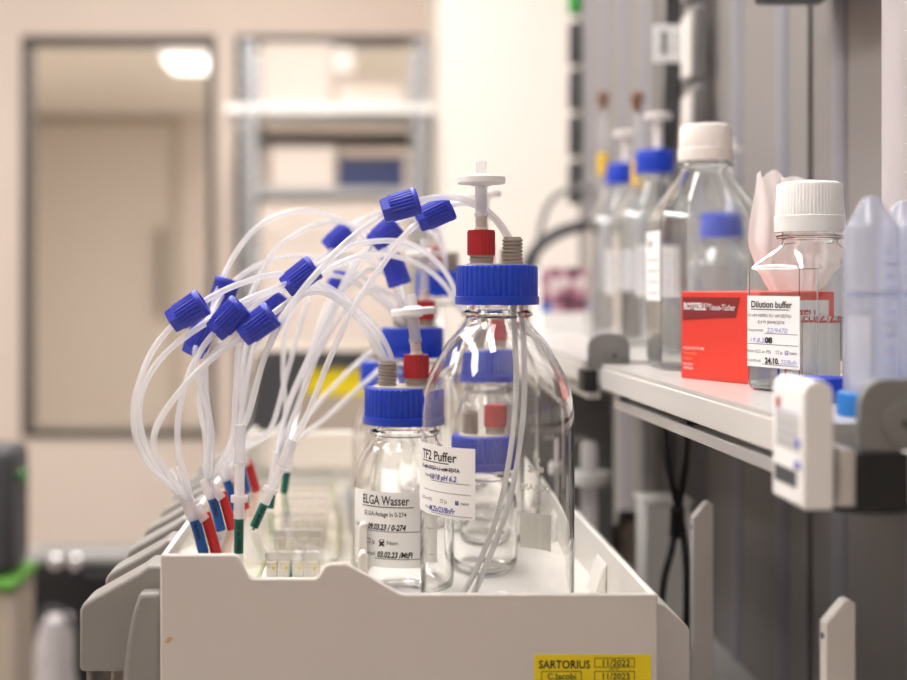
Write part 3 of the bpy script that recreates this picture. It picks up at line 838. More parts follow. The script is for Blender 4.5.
# rear tubes of the bunch
rear = [
 ('blurred tube arching highest of the left ones, over the manifolds', [(208, 485, .892), (210, 474, .892), (212, 440, .90), (206, 390, .91), (207, 340, .92), (219, 287, .94), (255, 229, .97), (298, 211, 1.0), (338, 219, 1.04), (372, 245, 1.08), (396, 290, 1.11), (408, 322, 1.118)], (223, 295, .945, 229, 277)),
 ('blurred tube arching inside the highest left one', [(208, 485, .893), (214, 474, .895), (232, 440, .91), (236, 390, .92), (240, 340, .93), (251, 295, .95), (275, 251, .97), (310, 227, 1.0), (346, 223, 1.04), (380, 242, 1.08), (400, 290, 1.115), (408, 322, 1.12)], None),
 ('blurred tube through the blue connector behind and below the leftmost', [(208, 485, .891), (207, 474, .892), (209, 425, .90), (199, 380, .90), (195, 352, .90), (199, 339, .91), (209, 318, .92), (232, 284, .95), (265, 262, .98), (305, 256, 1.0), (350, 268, 1.04), (385, 300, 1.09), (406, 328, 1.115)], (199, 339, .91, 207, 321)),
 ('blurred tube through the blue connector peeking out behind the third one', [(225, 467, .972), (229, 452, .972), (240, 420, .97), (248, 370, .97), (258, 335, .97), (271, 307, .98), (290, 285, 1.0), (322, 256, 1.04), (362, 240, 1.1), (400, 243, 1.18), (430, 262, 1.28), (441, 272, 1.31)], (271, 307, .98, 282, 292)),
 ('blurred tube through the small blue connector over the middle of the bunch', [(238, 453, 1.052), (248, 440, 1.04), (270, 430, 1.0), (288, 370, 1.01), (308, 300, 1.03), (325, 258, 1.05), (338, 239, 1.06), (352, 226, 1.08), (385, 212, 1.14), (420, 222, 1.22), (440, 245, 1.29), (446, 272, 1.315)], (338, 239, 1.06, 352, 227)),
 ('blurred tube through the large blue connector below the topmost', [(277, 454, .965), (284, 420, .99), (303, 370, .99), (332, 310, .99), (362, 258, .99), (384, 234, .99), (402, 220, 1.0), (424, 216, 1.06), (440, 235, 1.2), (447, 272, 1.32)], (384, 234, .99, 397, 223)),
 ('blurred tube whose blue connector points down at the cap row', [(277, 454, .966), (290, 400, 1.0), (322, 330, 1.0), (352, 268, 1.0), (372, 246, 1.0), (388, 252, 1.0), (396, 271, 1.0), (402, 290, 1.02), (408, 312, 1.08), (410, 324, 1.118)], (395, 270, 1.0, 401, 288)),
 ('blurred tube through the tiny far blue connector in the bunch', [(291, 442, 1.045), (300, 400, 1.12), (318, 330, 1.14), (338, 283, 1.16), (356, 258, 1.18), (390, 246, 1.22), (425, 258, 1.28), (440, 272, 1.31)], (338, 283, 1.16, 348, 268)),
 ('blurred far tube going from the bunch straight to the small rear bottle', [(291, 442, 1.046), (312, 410, 1.12), (345, 375, 1.16), (372, 352, 1.2), (385, 350, 1.235)], None),
 ('blurred low tube slanting from the bunch over the yellow label', [(291, 442, 1.047), (318, 424, 1.08), (352, 394, 1.12), (384, 366, 1.17), (392, 356, 1.23)], None),
 ('blurred upright tube in the middle of the bunch', [(238, 453, 1.053), (262, 438, 1.04), (284, 420, 1.03), (283, 370, 1.03), (287, 325, 1.03), (310, 275, 1.05), (350, 255, 1.07), (388, 275, 1.10), (409, 324, 1.12)], None),
 ('blurred tube bending from the bunch up to the medium bottle', [(277, 454, .967), (292, 420, .98), (320, 350, .99), (345, 310, 1.01), (372, 290, 1.05), (398, 300, 1.10), (409.5, 324, 1.118)], None),
 ('blurred tube rising steeply beside the slanted green feed line', [(277, 454, .968), (298, 405, 1.0), (318, 350, 1.0), (340, 300, 1.02), (366, 270, 1.05), (392, 280, 1.09), (408.5, 322, 1.116)], None),
 ('blurred tube at the left of the second manifold, curving down to it', [(208, 485, .890), (206, 470, .892), (206, 440, .90), (199, 400, .90), (206, 365, .91), (232, 330, .92), (262, 300, .94), (300, 278, .97), (345, 278, 1.02), (385, 305, 1.08), (404, 326, 1.115)], None),
 ('blurred tube at the right of the second manifold, nearly upright', [(225, 467, .974), (236, 450, .972), (243, 430, .97), (241, 385, .97), (246, 345, .97), (262, 310, .99), (292, 280, 1.01), (335, 268, 1.04), (376, 285, 1.08), (406, 324, 1.115)], None),
]
for lb, pts, cn in rear:
    line(lb, pts, cn)

# ------------------------------------------------------------------ shelf along the right wall
SZ = CZ - 0.0715
ST = 0.0210
def shelf(label, x0, x1a, y0, y1, xf=None):
    t = thing('wall_shelf', label, 'shelf', (0, y0, SZ))
    xa = x0 if xf is None else xf     # near and far x of the free edge
    o = [(xa, 0), (WX - 0.0135, 0), (WX - 0.0135, y1 - y0), (x0, y1 - y0)]
    MB().prism(o, -0.003, 0.0, 'z').build('shelf_top', 'shelf', t, smooth=False)
    o2 = [(a - (0.0008 if i in (0, 3) else 0), b) for i, (a, b) in enumerate(o)]
    MB().prism(o2, -ST, -0.0032, 'z').build('shelf_board', 'shelf_edge', t, bevel=0.001)
    d = 0.004
    o3 = [(xa + d, 0.0), (xa + d + 0.012, 0.0), (x0 + d + 0.012, y1 - y0 - 0.03), (x0 + d, y1 - y0 - 0.03)]
    MB().prism(o3, -ST - 0.0135, -ST - 0.0055, 'z').build('rail', 'alu', t, bevel=0.0008)
    b = MB()
    for f in (0.12, 0.5, 0.9):
        y = (y1 - y0) * f; x = xa + (x0 - xa) * f + d + 0.002
        b.box((x, y, -ST - 0.006), (x + 0.008, y + 0.012, -ST))
    b.build('rail_spacer', 'dark', t, smooth=False, fix=False)
    for f in (0.2, 0.8):
        y = (y1 - y0) * f
        MB().prism([(WX - 0.014, -ST - 0.014), (WX - 0.014, -ST - 0.09), (WX - 0.15, -ST - 0.014)], y, y + 0.004).build('bracket_plate', 'bracket', t, smooth=False)
    return t
shelf('pale shelf at right carrying the red carton and the buffer bottle', 0.2076, 0, 0.655, 1.116, xf=0.2262)
shelf('pale shelf further back carrying the blue capped bottles', 0.2000, 0, 1.165, 1.98, xf=0.2000)

# ---- red tissue carton with a tissue
A = Vector((0.2366, 0.958)); u_ = Vector((0.47, -0.883)).normalized(); v_ = Vector((-u_.y, u_.x))
Lb, Wb, Hb = 0.078, 0.072, 0.0635
ang = math.atan2(u_.y, u_.x)
t = thing('tissue_carton', 'red tissue carton with a dark red name band on the shelf', 'carton', (A.x, A.y, SZ + 0.0003), ang)
cb = MB().box((0, 0, 0), (Lb, Wb, Hb)).build('carton', 'redbox', t, bevel=0.0006)
b = MB()
band = [(0.002, 0.0595), (0.060, 0.0595), (0.0555, 0.0455), (0.030, 0.0445), (0.002, 0.0425)]
b.add([(x, -0.0003, z) for x, z in band], [tuple(range(5))])
b.build('name_band', 'darkred', cb, smooth=False, fix=False)
def fb(u, v): return (u, -0.0007, v)
lettering([('t', 'ROTIZELL', 0.0035, 0.0505, 0.0068, dict(bold=0.0002, xs=0.78)), ('t', '®', 0.0265, 0.0525, 0.004, {}), ('t', 'Tissue-Tücher', 0.0295, 0.0505, 0.0060, dict(xs=0.75)),
           ('t', 'CELLULOSE-TÜCHER', 0.003, 0.0215, 0.0026, dict(xs=0.9)), ('t', 'Lab wipes', 0.003, 0.0100, 0.0026, {}), ('t', '100 Stück', 0.003, 0.0070, 0.0026, {})], fb, 'paper', cb)
lettering([('t', 'Tissue wipes', 0.003, 0.0178, 0.0028, {}), ('t', 'Lingettes', 0.003, 0.0142, 0.0028, {})], fb, 'orange', cb, 'lettering')
MB().box((Lb + 0.0001, 0.0015, 0.001), (Lb + 0.0004, Wb - 0.006, Hb - 0.006)).build('end_panel', 'paper', cb, smooth=False)
lettering([('t', 'ROTIZELL', 0.008, 0.043, 0.011, dict(bold=0.0003))], lambda u, v: (Lb + 0.0008, u, v), 'sl_red', cb, 'end_lettering')
# tissue: crumpled sheet rising from the slot
b = MB(); nu, nv = 22, 16
vs = []
for j in range(nv + 1):
    tt = j / nv
    for i in range(nu + 1):
        s = i / nu - 0.5
        wd = 0.040 + 0.026 * min(1, tt * 2.5) ** 0.7
        x = s * wd + 0.002 * math.sin(tt * 6 + s * 9)
        y = 0.012 * math.sin(s * 19 + tt * 1.5) * (0.4 + 0.6 * tt) + 0.007 * math.cos(s * 9 + 1) * tt
        z = tt * (0.086 - 0.030 * max(0, s + 0.1) - 0.05 * max(0, -0.42 - s) + 0.0025 * math.sin(s * 25 + 0.7))
        vs.append((x, y, z))
fs = [(j * (nu + 1) + i, j * (nu + 1) + i + 1, (j + 1) * (nu + 1) + i + 1, (j + 1) * (nu + 1) + i) for j in range(nv) for i in range(nu)]
b.add(vs, fs)
o = b.build('tissue', 'tissue', None, ang=180, fix=False)
cen = A + u_ * 0.048 + v_ * 0.060
o.location = (cen.x + 0.004, cen.y, SZ + Hb + 0.0005)
o.rotation_euler = (0, 0, -0.1)
tag(o, 'white crumpled tissue pulled up out of the red carton', 'tissue')

# ---- square plastic bottles
def sq_outline(w, ch, n=3):
    """square with rounded chamfered corners"""
    h = w / 2; pts = []
    for k in range(4):
        a = k * PI / 2
        for p in ((h, -h + ch), (h, h - ch)):
            pts.append((p[0] * math.cos(a) - p[1] * math.sin(a), p[0] * math.sin(a) + p[1] * math.cos(a)))
    return pts
def sq_bottle_mesh(w, hb, hs, rn, hn, ch, seg=64):
    """lofted from rounded-square to round neck"""
    mb = MB()
    def ring(ww, c, z, blend):
        pts = []
        for i in range(seg):
            a = 2 * PI * (i + 0.5) / seg
            ca, sa = math.cos(a), math.sin(a)
            h = ww / 2
            r1 = h / max(abs(ca), abs(sa))
            r2 = (2 * h - c) / (abs(ca) + abs(sa))      # chamfer line
            r = min(r1, r2)
            r = r * (1 - blend) + rn * blend
            pts.append((r * ca, r * sa, z))
        return pts
    levels = [(w * 0.80, ch, 0.0), (w * 0.93, ch, 0.0006), (w * 0.985, ch, 0.003), (w, ch, 0.008), (w, ch, hb), (w * 0.985, ch, hb + 0.003)]
    vs = []
    for ww, c, z in levels: vs += ring(ww, c, z, 0)
    n = len(levels)
    for k in range(1, 9):
        s = k / 8
        vs += ring(w * (0.985 - 0.05 * s), ch, hb + 0.003 + (hs - 0.003) * (s ** 0.85), min(1, s ** 1.0)); n += 1
    for r, z in ((rn, hb + hs + 0.002), (rn + 0.0035, hb + hs + 0.003), (rn + 0.0035, hb + hs + 0.005), (rn, hb + hs + 0.006), (rn, hb + hs + hn)):
        vs += [(r * math.cos(2 * PI * (i + .5) / seg), r * math.sin(2 * PI * (i + .5) / seg), z) for i in range(seg)]; n += 1
    fs = []
    for j in range(n - 1):
        for i in range(seg):
            i2 = (i + 1) % seg
            fs.append((j * seg + i, j * seg + i2, (j + 1) * seg + i2, (j + 1) * seg + i))
    fs.append(tuple(range(seg - 1, -1, -1)))
    mb.add(vs, fs)
    return mb
def sq_bottle(label, X, Y, rz, w, hb, hs, rn, hn, caph, capr, capm, level=None, ch=0.012, ribs=60, mat_='pet', group='square plastic bottles on the shelves', zb=None):
    t = thing('square_bottle', label, 'bottle', (X, Y, (SZ if zb is None else zb) + 0.0004), rz, group)
    bo = sq_bottle_mesh(w, hb, hs, rn, hn, ch).build('bottle_body', mat_, t, ang=28)
    so = bo.modifiers.new('wall', 'SOLIDIFY'); so.thickness = 0.0011; so.offset = -1
    z0 = hb + hs + 0.0075
    c = MB()
    c.ribbed([(0.0, z0), (capr, z0), (capr, z0 + caph * 0.32), (capr - 0.0006, z0 + caph * 0.34), (capr - 0.0012, z0 + caph - 0.0015), (capr - 0.002, z0 + caph - 0.0003), (capr * 0.86, z0 + caph), (capr * 0.8, z0 + caph + 0.0008), (0.0, z0 + caph + 0.0026)], ribs, 0.0004, z0 + caph * 0.33, z0 + caph - 0.001)
    c.build('screw_cap', capm, t, ang=40)
    if level:
        b = MB()
        ww = w - 0.0025
        pts = sq_outline(ww, ch)
        b.prism(pts, 0.0015, level, 'z').build('liquid', 'liquid', t, ang=20)
    return t
# buffer bottle in front
X, Y = 0.2925, 0.846
ca = math.atan2(-Y, -X)
fa = ca - math.radians(46)        # outward angle of the labelled face
bb = sq_bottle('small square clear bottle with white ribbed cap and buffer label', X, Y, fa, 0.0610, 0.076, 0.0195, 0.0175, 0.020, 0.0315, 0.0218, 'white', level=0.049, ch=0.0065)
lw, lh = 0.046, 0.060
hx = 0.0610 / 2
lab = MB().box((hx + 0.0001, -0.0236, 0.0155), (hx + 0.0004, 0.0236, 0.0615)).build('label', 'paper', bb, smooth=False); tag(lab, 'white handwritten dilution buffer label')
def fl_(u, v): return (hx + 0.0007, -0.0234 + u, 0.0155 + v * 0.77)   # u runs right seen from outside
lettering([('t', 'Dilution buffer', 0.0035, 0.0500, 0.0078, dict(xs=0.80, bold=0.00012)), ('r', 0.0035, 0.0385, 0.0480, 0.0486),
           ('t', '10 mM HEPES/ 0,1 mM EDTA/', 0.0, 0.0420, 0.0038, dict(xs=0.85)), ('t', '0,4 M (NH4)2SO4', 0.010, 0.0365, 0.0038, dict(xs=0.85)),
           ('t', 'Chargennummer:', -0.0, 0.0298, 0.0036, dict(xs=0.6)), ('r', 0.016, 0.046, 0.0282, 0.0286), ('r', 0.0, 0.046, 0.0190, 0.0194),
           ('t', 'filtriert (0,22 µm, PES)', 0.0, 0.0118, 0.0036, dict(xs=0.68)), ('b', 0.0265, 0.0118, 0.0026, 0.0003), ('t', 'ja', 0.0302, 0.0118, 0.0036, {}), ('b', 0.0345, 0.0118, 0.003, 0.0004), ('t', 'nein', 0.0385, 0.0118, 0.0042, dict(xs=0.9)),
           ('t', 'Datum/Kürzel:', 0.0, 0.0040, 0.0036, dict(xs=0.6)), ('r', 0.014, 0.046, 0.0022, 0.0026)], fl_, 'ink', lab)
lettering([('t', '08', 0.0165, 0.0205, 0.0066, dict(bold=0.0003)), ('t', '24.10.', 0.0165, 0.0034, 0.0066, dict(bold=0.0003, xs=0.8))], fl_, 'ink', lab, 'handwriting')
lettering([('t', '22/9470', 0.018, 0.0292, 0.0056, dict(shear=0.2)), ('t', '19.8.20', 0.002, 0.0205, 0.0056, dict(shear=0.2)), ('t', '22/BnFr', 0.0305, 0.0034, 0.0056, dict(shear=0.3, xs=0.8)), ('t', 'x', 0.0345, 0.011, 0.0062, {})], fl_, 'pale_pen', lab, 'handwriting')
# large clear bottle at the far end of the shelf
bigp = sq_bottle('large square clear bottle with white cap behind the red carton', 0.284, 1.069, 0.0, 0.0850, 0.1190, 0.043, 0.0185, 0.018, 0.029, 0.0222, 'white2', level=0.058, ch=0.016)
lb_ = MB().box((-0.0429, -0.024, 0.055), (-0.0426, 0.026, 0.112)).build('label', 'paper', bigp, smooth=False); tag(lb_, 'white printed label')
def fq(u, v): return (-0.0432, 0.024 - u, 0.055 + v)
lettering([('t', 'Puffer', 0.004, 0.044, 0.009, {})] + [('r', 0.004, 0.044, 0.006 + 0.009 * i, 0.0066 + 0.009 * i) for i in range(4)], fq, 'grey_ink', lb_)
# two bottles with blue caps on the rear shelf
for i, (x, y, lb, h) in enumerate(((0.3310, 1.46, 'clear square bottle with blue cap, nearer of two on the rear shelf', 0.139), (0.3360, 1.66, 'clear square bottle with blue cap, further of two on the rear shelf', 0.142))):
    q_ = sq_bottle(lb, x, y, 0.0, 0.085, h, 0.045, 0.0185, 0.018, 0.026, 0.0222, 'blue', level=0.06, ch=0.016)
    l_ = MB().box((-0.030, -0.0429, 0.055), (0.014, -0.0426, 0.110)).build('label', 'paper', q_, smooth=False)
    def fz(u, v): return (-0.030 + u, -0.0432, 0.055 + v)
    lettering([('r', 0.004, 0.040, 0.008 + 0.009 * k, 0.0088 + 0.009 * k) for k in range(5)], fz, 'pen', l_)
    # vent filter on the cap
    zt = h + 0.045 + 0.0075 + 0.026
    vf = MB(); vf.T = Matrix.Translation((0.004, 0, zt))
    vf.lathe([(0.0, 0), (0.005, 0), (0.005, 0.034), (0.0155, 0.036), (0.0155, 0.041), (0.005, 0.043), (0.0, 0.043)], 32)
    f_ = vf.build('vent_filter', 'white2', q_)
# hanging yellow banded sticks behind the blue capped bottles
for i, (px, y, lb) in enumerate(((603, 1.80, 'clear rod with yellow band and brown tip behind the further blue capped bottle'), (637, 1.58, 'clear rod with yellow band and brown tip between the blue capped bottles'))):
    p = at(px, 330, y)
    t = thing('pipette', lb, 'pipette', (p.x, y, SZ + 0.0003), group='yellow banded pipettes')
    zt = at(0, 92, y).z - SZ
    MB().lathe([(0, 0), (0.006, 0), (0.006, zt - 0.025), (0.0, zt - 0.025)], 20).build('barrel', 'clear', t)
    MB().lathe([(0.0062, zt - 0.115), (0.0072, zt - 0.115), (0.0072, zt - 0.085), (0.0062, zt - 0.085)], 20, closed=True).build('yellow_band', 'yellow2', t)
    MB().lathe([(0, zt - 0.025), (0.004, zt - 0.025), (0.0085, zt - 0.006), (0.006, zt), (0, zt)], 20).build('tip', 'rust', t)
# small bottle with blue cap and vent filter behind the large clear one
sb = sq_bottle('small bottle with blue cap and vent filter, behind the large clear bottle', 0.3640, 1.31, 0.0, 0.058, 0.086, 0.021, 0.0175, 0.018, 0.026, 0.0212, 'blue', ch=0.011)
vf = MB(); vf.T = Matrix.Translation((0.010, 0, 0.1405))
vf.lathe([(0.0, 0), (0.0035, 0), (0.0035, 0.058), (0.0125, 0.059), (0.0125, 0.065), (0.0035, 0.066), (0.0035, 0.075), (0.0, 0.075)], 32)
vf.build('vent_filter', 'white', sb)

# ---- conical tubes standing upside down on their caps
def conical(label, X, Y, rt):
    t = thing('conical_tube', label, 'tube', (X, Y, SZ + 0.0003), group='conical tubes upside down on the shelf')
    MB().ribbed([(0.0, 0), (0.0168, 0), (0.0172, 0.001), (0.0172, 0.0115), (0.0160, 0.0125), (0.0, 0.0125)], 30, 0.0006, 0.0009, 0.0118).build('screw_cap', 'blue3', t, ang=40)
    MB().lathe([(0.0140, 0.0126), (0.0140, 0.099), (0.0125, 0.1015), (0.0045, 0.1145), (0.003, 0.1160), (0.0, 0.1164)], 40).build('tube_wall', 'pp', t, ang=40)
    b = MB()
    for i in range(10):
        cyl_label(b, 0.0141, -PI / 2 + rt + 0.35, 0, 0.004 if i % 2 else 0.007, 0, 0.0007, 0.03 + 0.0062 * i, 6)
    cyl_label(b, 0.0141, -PI / 2 + rt, -0.018, 0.018, 0, 0.0009, 0.064, 24)
    b.build('graduation', mat('pale_blue_print', (130, 148, 205), 0.6, noise=0.02), t)
def pos(px, Y): return (px - VX) / F * Y
conical('milky conical tube upside down on a blue cap, tallest in front of the shelf corner', pos(871, .69), .69, -0.2)
conical('milky conical tube upside down, half hidden behind the tallest one', pos(903, .73), .73, 0.1)
conical('milky conical tube upside down at the picture edge', pos(923, .69), .69, 0.2)
# loose blue cap
o = MB().ribbed([(0.0, 0), (0.0172, 0), (0.0172, 0.013), (0.0162, 0.0142), (0.0, 0.0142)], 30, 0.0007, 0.001, 0.0131).build('bottle_cap', 'blue', ang=40)
o.location = (pos(819, .772), .772, SZ + 0.0003)
tag(o, 'loose ribbed blue screw cap lying on the shelf in front of the buffer bottle', 'cap')
# ---- tall graduated cylinder
GX, GY, GR = pos(885, .86) + 0.030, .86, 0.030
t = thing('measuring_cylinder', 'tall frosted measuring cylinder with fine graduation at the right edge', 'cylinder', (GX, GY, SZ + 0.0003))
MB().lathe([(GR - 0.0016, 0.012), (GR, 0.012), (GR, 0.32), (GR + 0.002, 0.323), (GR - 0.0016, 0.323)], 56, closed=True).build('cylinder_wall', 'pp2', t)
MB().lathe([(0, 0), (GR + 0.0002, 0), (GR + 0.0002, 0.010), (GR, 0.012), (0, 0.012)], 6).build('foot', 'pp2', t)
gp = cyl_place(GR, -PI / 2 - 0.95, 0.0)
it = []
for i in range(36):
    z = 0.05 + 0.0088 * i * 1.04
    it.append(('r', 0.0, 0.022 if i % 2 == 0 else 0.014, z, z + 0.0005, 10)) if i % 2 == 0 else it.append(('r', 0.016, 0.022, z, z + 0.0004, 6))
it.append(('t', '±2', 0.006, 0.256, 0.007, {}))
lettering(it, gp, 'white', t, 'graduation')

# ---- clamps at the shelf ends
def clamp(label, X, Y, sgn=1, w=0.030, h=0.030, zc=0.0):
    t = thing('rail_clamp', label, 'clamp', (X, Y, SZ + zc))
    n = 10
    o = [(0, -0.004), (w, -0.004), (w, h * 0.55)] + [(w * 0.62 + w * 0.38 * math.cos(PI / 2 * k / n), h * 0.55 + h * 0.45 * math.sin(PI / 2 * k / n)) for k in range(1, n + 1)] + [(w * 0.36 - w * 0.36 * math.sin(PI / 2 * k / n), h * 0.55 + h * 0.45 * math.cos(PI / 2 * k / n)) for k in range(0, n + 1)]
    MB().prism(o, 0.0, 0.006).build('cheek', 'bracket', t, bevel=0.0008)
    g = MB(); g.T = Matrix.Translation((w * 0.62, 0, h * 0.30)) @ Matrix.Rotation(PI / 2, 4, 'X')
    g.lathe([(0.0, 0), (h * 0.34, 0), (h * 0.34, 0.002), (0.0, 0.002)], 32)
    g.build('pivot', 'bracket', t, bevel=0.0004)
    g = MB(); g.T = Matrix.Translation((w * 0.62, -0.002, h * 0.30)) @ Matrix.Rotation(PI / 2, 4, 'X')
    g.lathe([(0.0, 0), (0.002, 0), (0.0016, 0.001), (0.0, 0.001)], 16)
    g.build('screw', 'dark', t)
    return t
cn = clamp('grey clamp with black block at the near shelf end, right edge', pos(856, .62), .615, w=0.034, h=0.030, zc=-0.0048)
MB().box((-0.0005, 0.0, -0.0320), (0.0235, 0.03, -0.0050)).build('block', 'black', cn, bevel=0.001)
MB().box((-0.0095, 0.002, -0.031), (-0.0008, 0.030, -0.0035)).build('side_plate', 'alu', cn, bevel=0.001)
MB().box((0.0238, 0.004, -0.030), (0.034, 0.03, -0.0050)).build('side_plate', 'alu', cn, bevel=0.001)
MB().lathe([(0, -0.036), (0.022, -0.036), (0.026, -0.0345), (0.026, -0.0325), (0, -0.0325)], 32).build('turn_disc', 'blackp', cn).location = (0.012, 0.03, 0)
cf = clamp('grey clamp with black block between the two shelves', pos(588, 1.13), 1.128, w=0.036, h=0.027, zc=-0.001)
MB().box((-0.004, 0.0, -0.0240), (0.008, 0.03, -0.0050)).build('block', 'black', cf, bevel=0.001)

# ---- white handheld timer fixed to the shelf end
t = thing('timer', 'white handheld timer hanging at the near end of the right shelf', 'timer', (pos(791, .63), .612, CZ - (510 - VY) / F * .612))
wz = 0.0142; hz_ = 0.061; dp = 0.046
n = 8
o = [(0, 0.001), (0.001, 0), (wz - 0.001, 0), (wz, 0.001)] + [(wz / 2 + wz / 2 * math.cos(PI * k / n), hz_ - wz / 2 + wz / 2 * math.sin(PI * k / n)) for k in range(n + 1)]
cs = MB().prism(o, 0, dp).build('case', 'white', t, bevel=0.001)
# face towards the tray (-x side)
def tf(u, v): return (-0.0006, dp - u, v)
def panel(u0, u1, v0, v1, m, name, d=0.0003):
    return MB().box((-d, dp - u1, v0), (0.0, dp - u0, v1)).build(name, m, cs, smooth=False)
panel(0.006, dp - 0.006, 0.026, 0.043, mat('pale_screen', (206, 206, 200), 0.25, noise=0.02), 'screen')
panel(0.004, dp - 0.010, 0.0085, 0.0165, 'dark', 'keypad')
panel(0.006, 0.012, 0.045, 0.050, 'red', 'red_mark')
for v in (0.020, 0.0305):
    MB().lathe([(0, 0), (0.0022, 0), (0.0022, 0.0016), (0, 0.0016)], 16).build('button', mat('violet_button', (118, 112, 190), 0.5, noise=0.02), cs).matrix_local = Matrix.Translation((0.0, 0.007, v)) @ Matrix.Rotation(-PI / 2, 4, 'Y')
lettering([('r', 0.006, dp - 0.006, 0.0438, 0.0443, 4), ('r', 0.010, dp - 0.010, 0.038, 0.0383, 4), ('r', 0.010, dp - 0.010, 0.0335, 0.0338, 4), ('r', 0.010, dp - 0.016, 0.029, 0.0293, 4)], tf, 'pen', cs, 'markings')

# ---- white sheet metal posts
def post(label, X, Y):
    t = thing('metal_post', label, 'post', (X, Y, BZ + 0.0003), group='pale metal posts on the bench')
    H = CZ - 0.177 - BZ
    w_ = 0.0165
    o = [(0, 0), (w_, 0), (w_, H - 0.002), (w_ - 0.003, H), (w_ - 0.006, H - 0.0008), (0, H - 0.0135)]
    MB().prism(o, 0, 0.010).build('plate', 'post', t, bevel=0.0006)
    MB().lathe([(0, 0), (0.0018, 0), (0.0018, 0.0006), (0, 0.0006)], 16).build('screw', 'dark', t).matrix_local = Matrix.Translation((0, 0.005, H - 0.021)) @ Matrix.Rotation(-PI / 2, 4, 'Y')
    MB().box((-0.012, -0.004, 0), (0.03, 0.014, 0.003)).build('foot', 'post', t, smooth=False)
post('pale metal post with slanted top, nearer one at right', pos(826, .72), .72)
post('pale metal post with slanted top, further one behind the tray corner', pos(693, 1.04), 1.04)

# ---- cables and fittings on the cabinet wall
def cable(label, pts, r, m='black', grp=None, name='cable'):
    o = MB().tube(catmull([at(*p) for p in pts], 10), r, 12).build(name, m)
    return tag(o, label, 'cable', grp)
cable('black cable hanging under the shelf, bowed to the left', [(664, 412, 1.14), (664, 440, 1.13), (668, 470, 1.13), (677, 502, 1.14), (682, 528, 1.14), (686, 560, 1.13), (687, 600, 1.12), (686, 650, 1.12)], 0.0032)
cable('black cable hanging under the shelf, bowed to the right', [(687, 425, 1.14), (686, 455, 1.14), (681, 490, 1.15), (677, 520, 1.155), (672, 548, 1.15), (664, 580, 1.14), (661, 610, 1.13), (660, 650, 1.13)], 0.0032)
b = MB().tube([at(677.5, 508, 1.138), at(677, 535, 1.145)], [0.006, 0.007], 14).build('cable_clip', 'blackp'); tag(b, 'black clip holding the two hanging cables together', 'clip')
cable('thick black cable running up the grey wall, left of two', [(669, -60, 1.72), (669, 40, 1.72), (667, 110, 1.72), (664, 160, 1.72), (664, 240, 1.72), (664, 318, 1.72)], 0.0055, grp='wall cables')
cable('thick black cable running up the grey wall, right of two', [(678, -60, 1.70), (678, 40, 1.70), (676, 110, 1.70), (672, 160, 1.70), (672, 240, 1.70), (672, 318, 1.70)], 0.0055, grp='wall cables')
p0 = at(654, 62, 1.66); p1 = at(683, 25, 1.66)
t = thing('cable_tag', 'white tag with a barcode clipped to the wall cables', 'tag', (p0.x, 1.66, p0.z))
cw, chh = p1.x - p0.x, p1.z - p0.z
pg = MB().box((0, 0, 0), (cw, 0.002, chh)).build('card', 'paper', t, bevel=0.0004)
b = MB()
zz = 0.010
while zz < chh - 0.010:
    h_ = random.choice((0.001, 0.0018, 0.0026))
    b.box((cw * 0.22, -0.0005, zz), (cw * 0.48, 0.0, zz + h_)); zz += h_ + random.choice((0.001, 0.0016))
b.build('barcode', 'ink', pg, smooth=False, fix=False)
b = MB()
for i in range(4): b.box((cw * 0.72, -0.0005, 0.010 + 0.008 * i), (cw * 0.80, 0.0, 0.014 + 0.008 * i))
b.build('markings', 'grey_ink', pg, smooth=False, fix=False)
# grey socket boxes
for i, (y0, y1, lb) in enumerate(((18, 88, 'upper grey socket box on the cabinet wall'), (96, 150, 'lower grey socket box on the cabinet wall'), (-60, 10, 'topmost grey socket box on the cabinet wall'))):
    a = at(692, y1, 1.60); c = at(692, y0, 1.60)
    t = thing('socket_box', lb, 'socket', (WX - 0.0125, 1.53, a.z), group='grey socket boxes')
    MB().box((-0.014, 0, 0), (0, 0.055, c.z - a.z)).build('housing', mat('mid_grey_plastic', (112, 110, 110), 0.5, noise=0.02), t, bevel=0.003)
    MB().box((-0.018, 0.006, 0.006), (-0.0142, 0.049, c.z - a.z - 0.006)).build('cover', 'post', t, bevel=0.001)
# grey pads and green cap along the wall end
for i, (y0, y1) in enumerate(((20, 64), (68, 110), (114, 156), (160, 204))):
    a = at(571, y1, 2.46); c = at(571, y0, 2.46)
    o = MB().box((0, 0, 0), (0.022, 0.036, c.z - a.z)).build('rubber_buffer', 'dark', bevel=0.009, segs=4)
    o.location = (WX - 0.0222, 2.46, a.z)
    tag(o, ['dark rubber pad at the end of the grey wall, topmost of four', 'dark rubber pad at the grey wall end, second from top', 'dark rubber pad at the grey wall end, third from top', 'dark rubber pad at the grey wall end, lowest of four'][i], 'pad', 'rubber pads at the wall end')
a = at(575, 12, 2.46)
o = MB().box((0, 0, 0), (0.022, 0.036, 0.08)).build('end_cap', 'leaf', bevel=0.006); o.location = (WX - 0.0222, 2.46, a.z)
tag(o, 'green cap above the dark rubber pads', 'cap')
cable('dark hose arching behind the bottles at the end of the grey wall', [(520, 330, 2.25), (522, 290, 2.25), (532, 255, 2.25), (552, 236, 2.25), (580, 226, 2.25), (600, 226, 2.25)], 0.011, 'dark')
cable('thin grey hose rising behind the dark hose', [(534, 268, 2.35), (540, 232, 2.35), (548, 205, 2.35), (562, 192, 2.35), (585, 188, 2.35), (600, 190, 2.35)], 0.006, 'bracket')
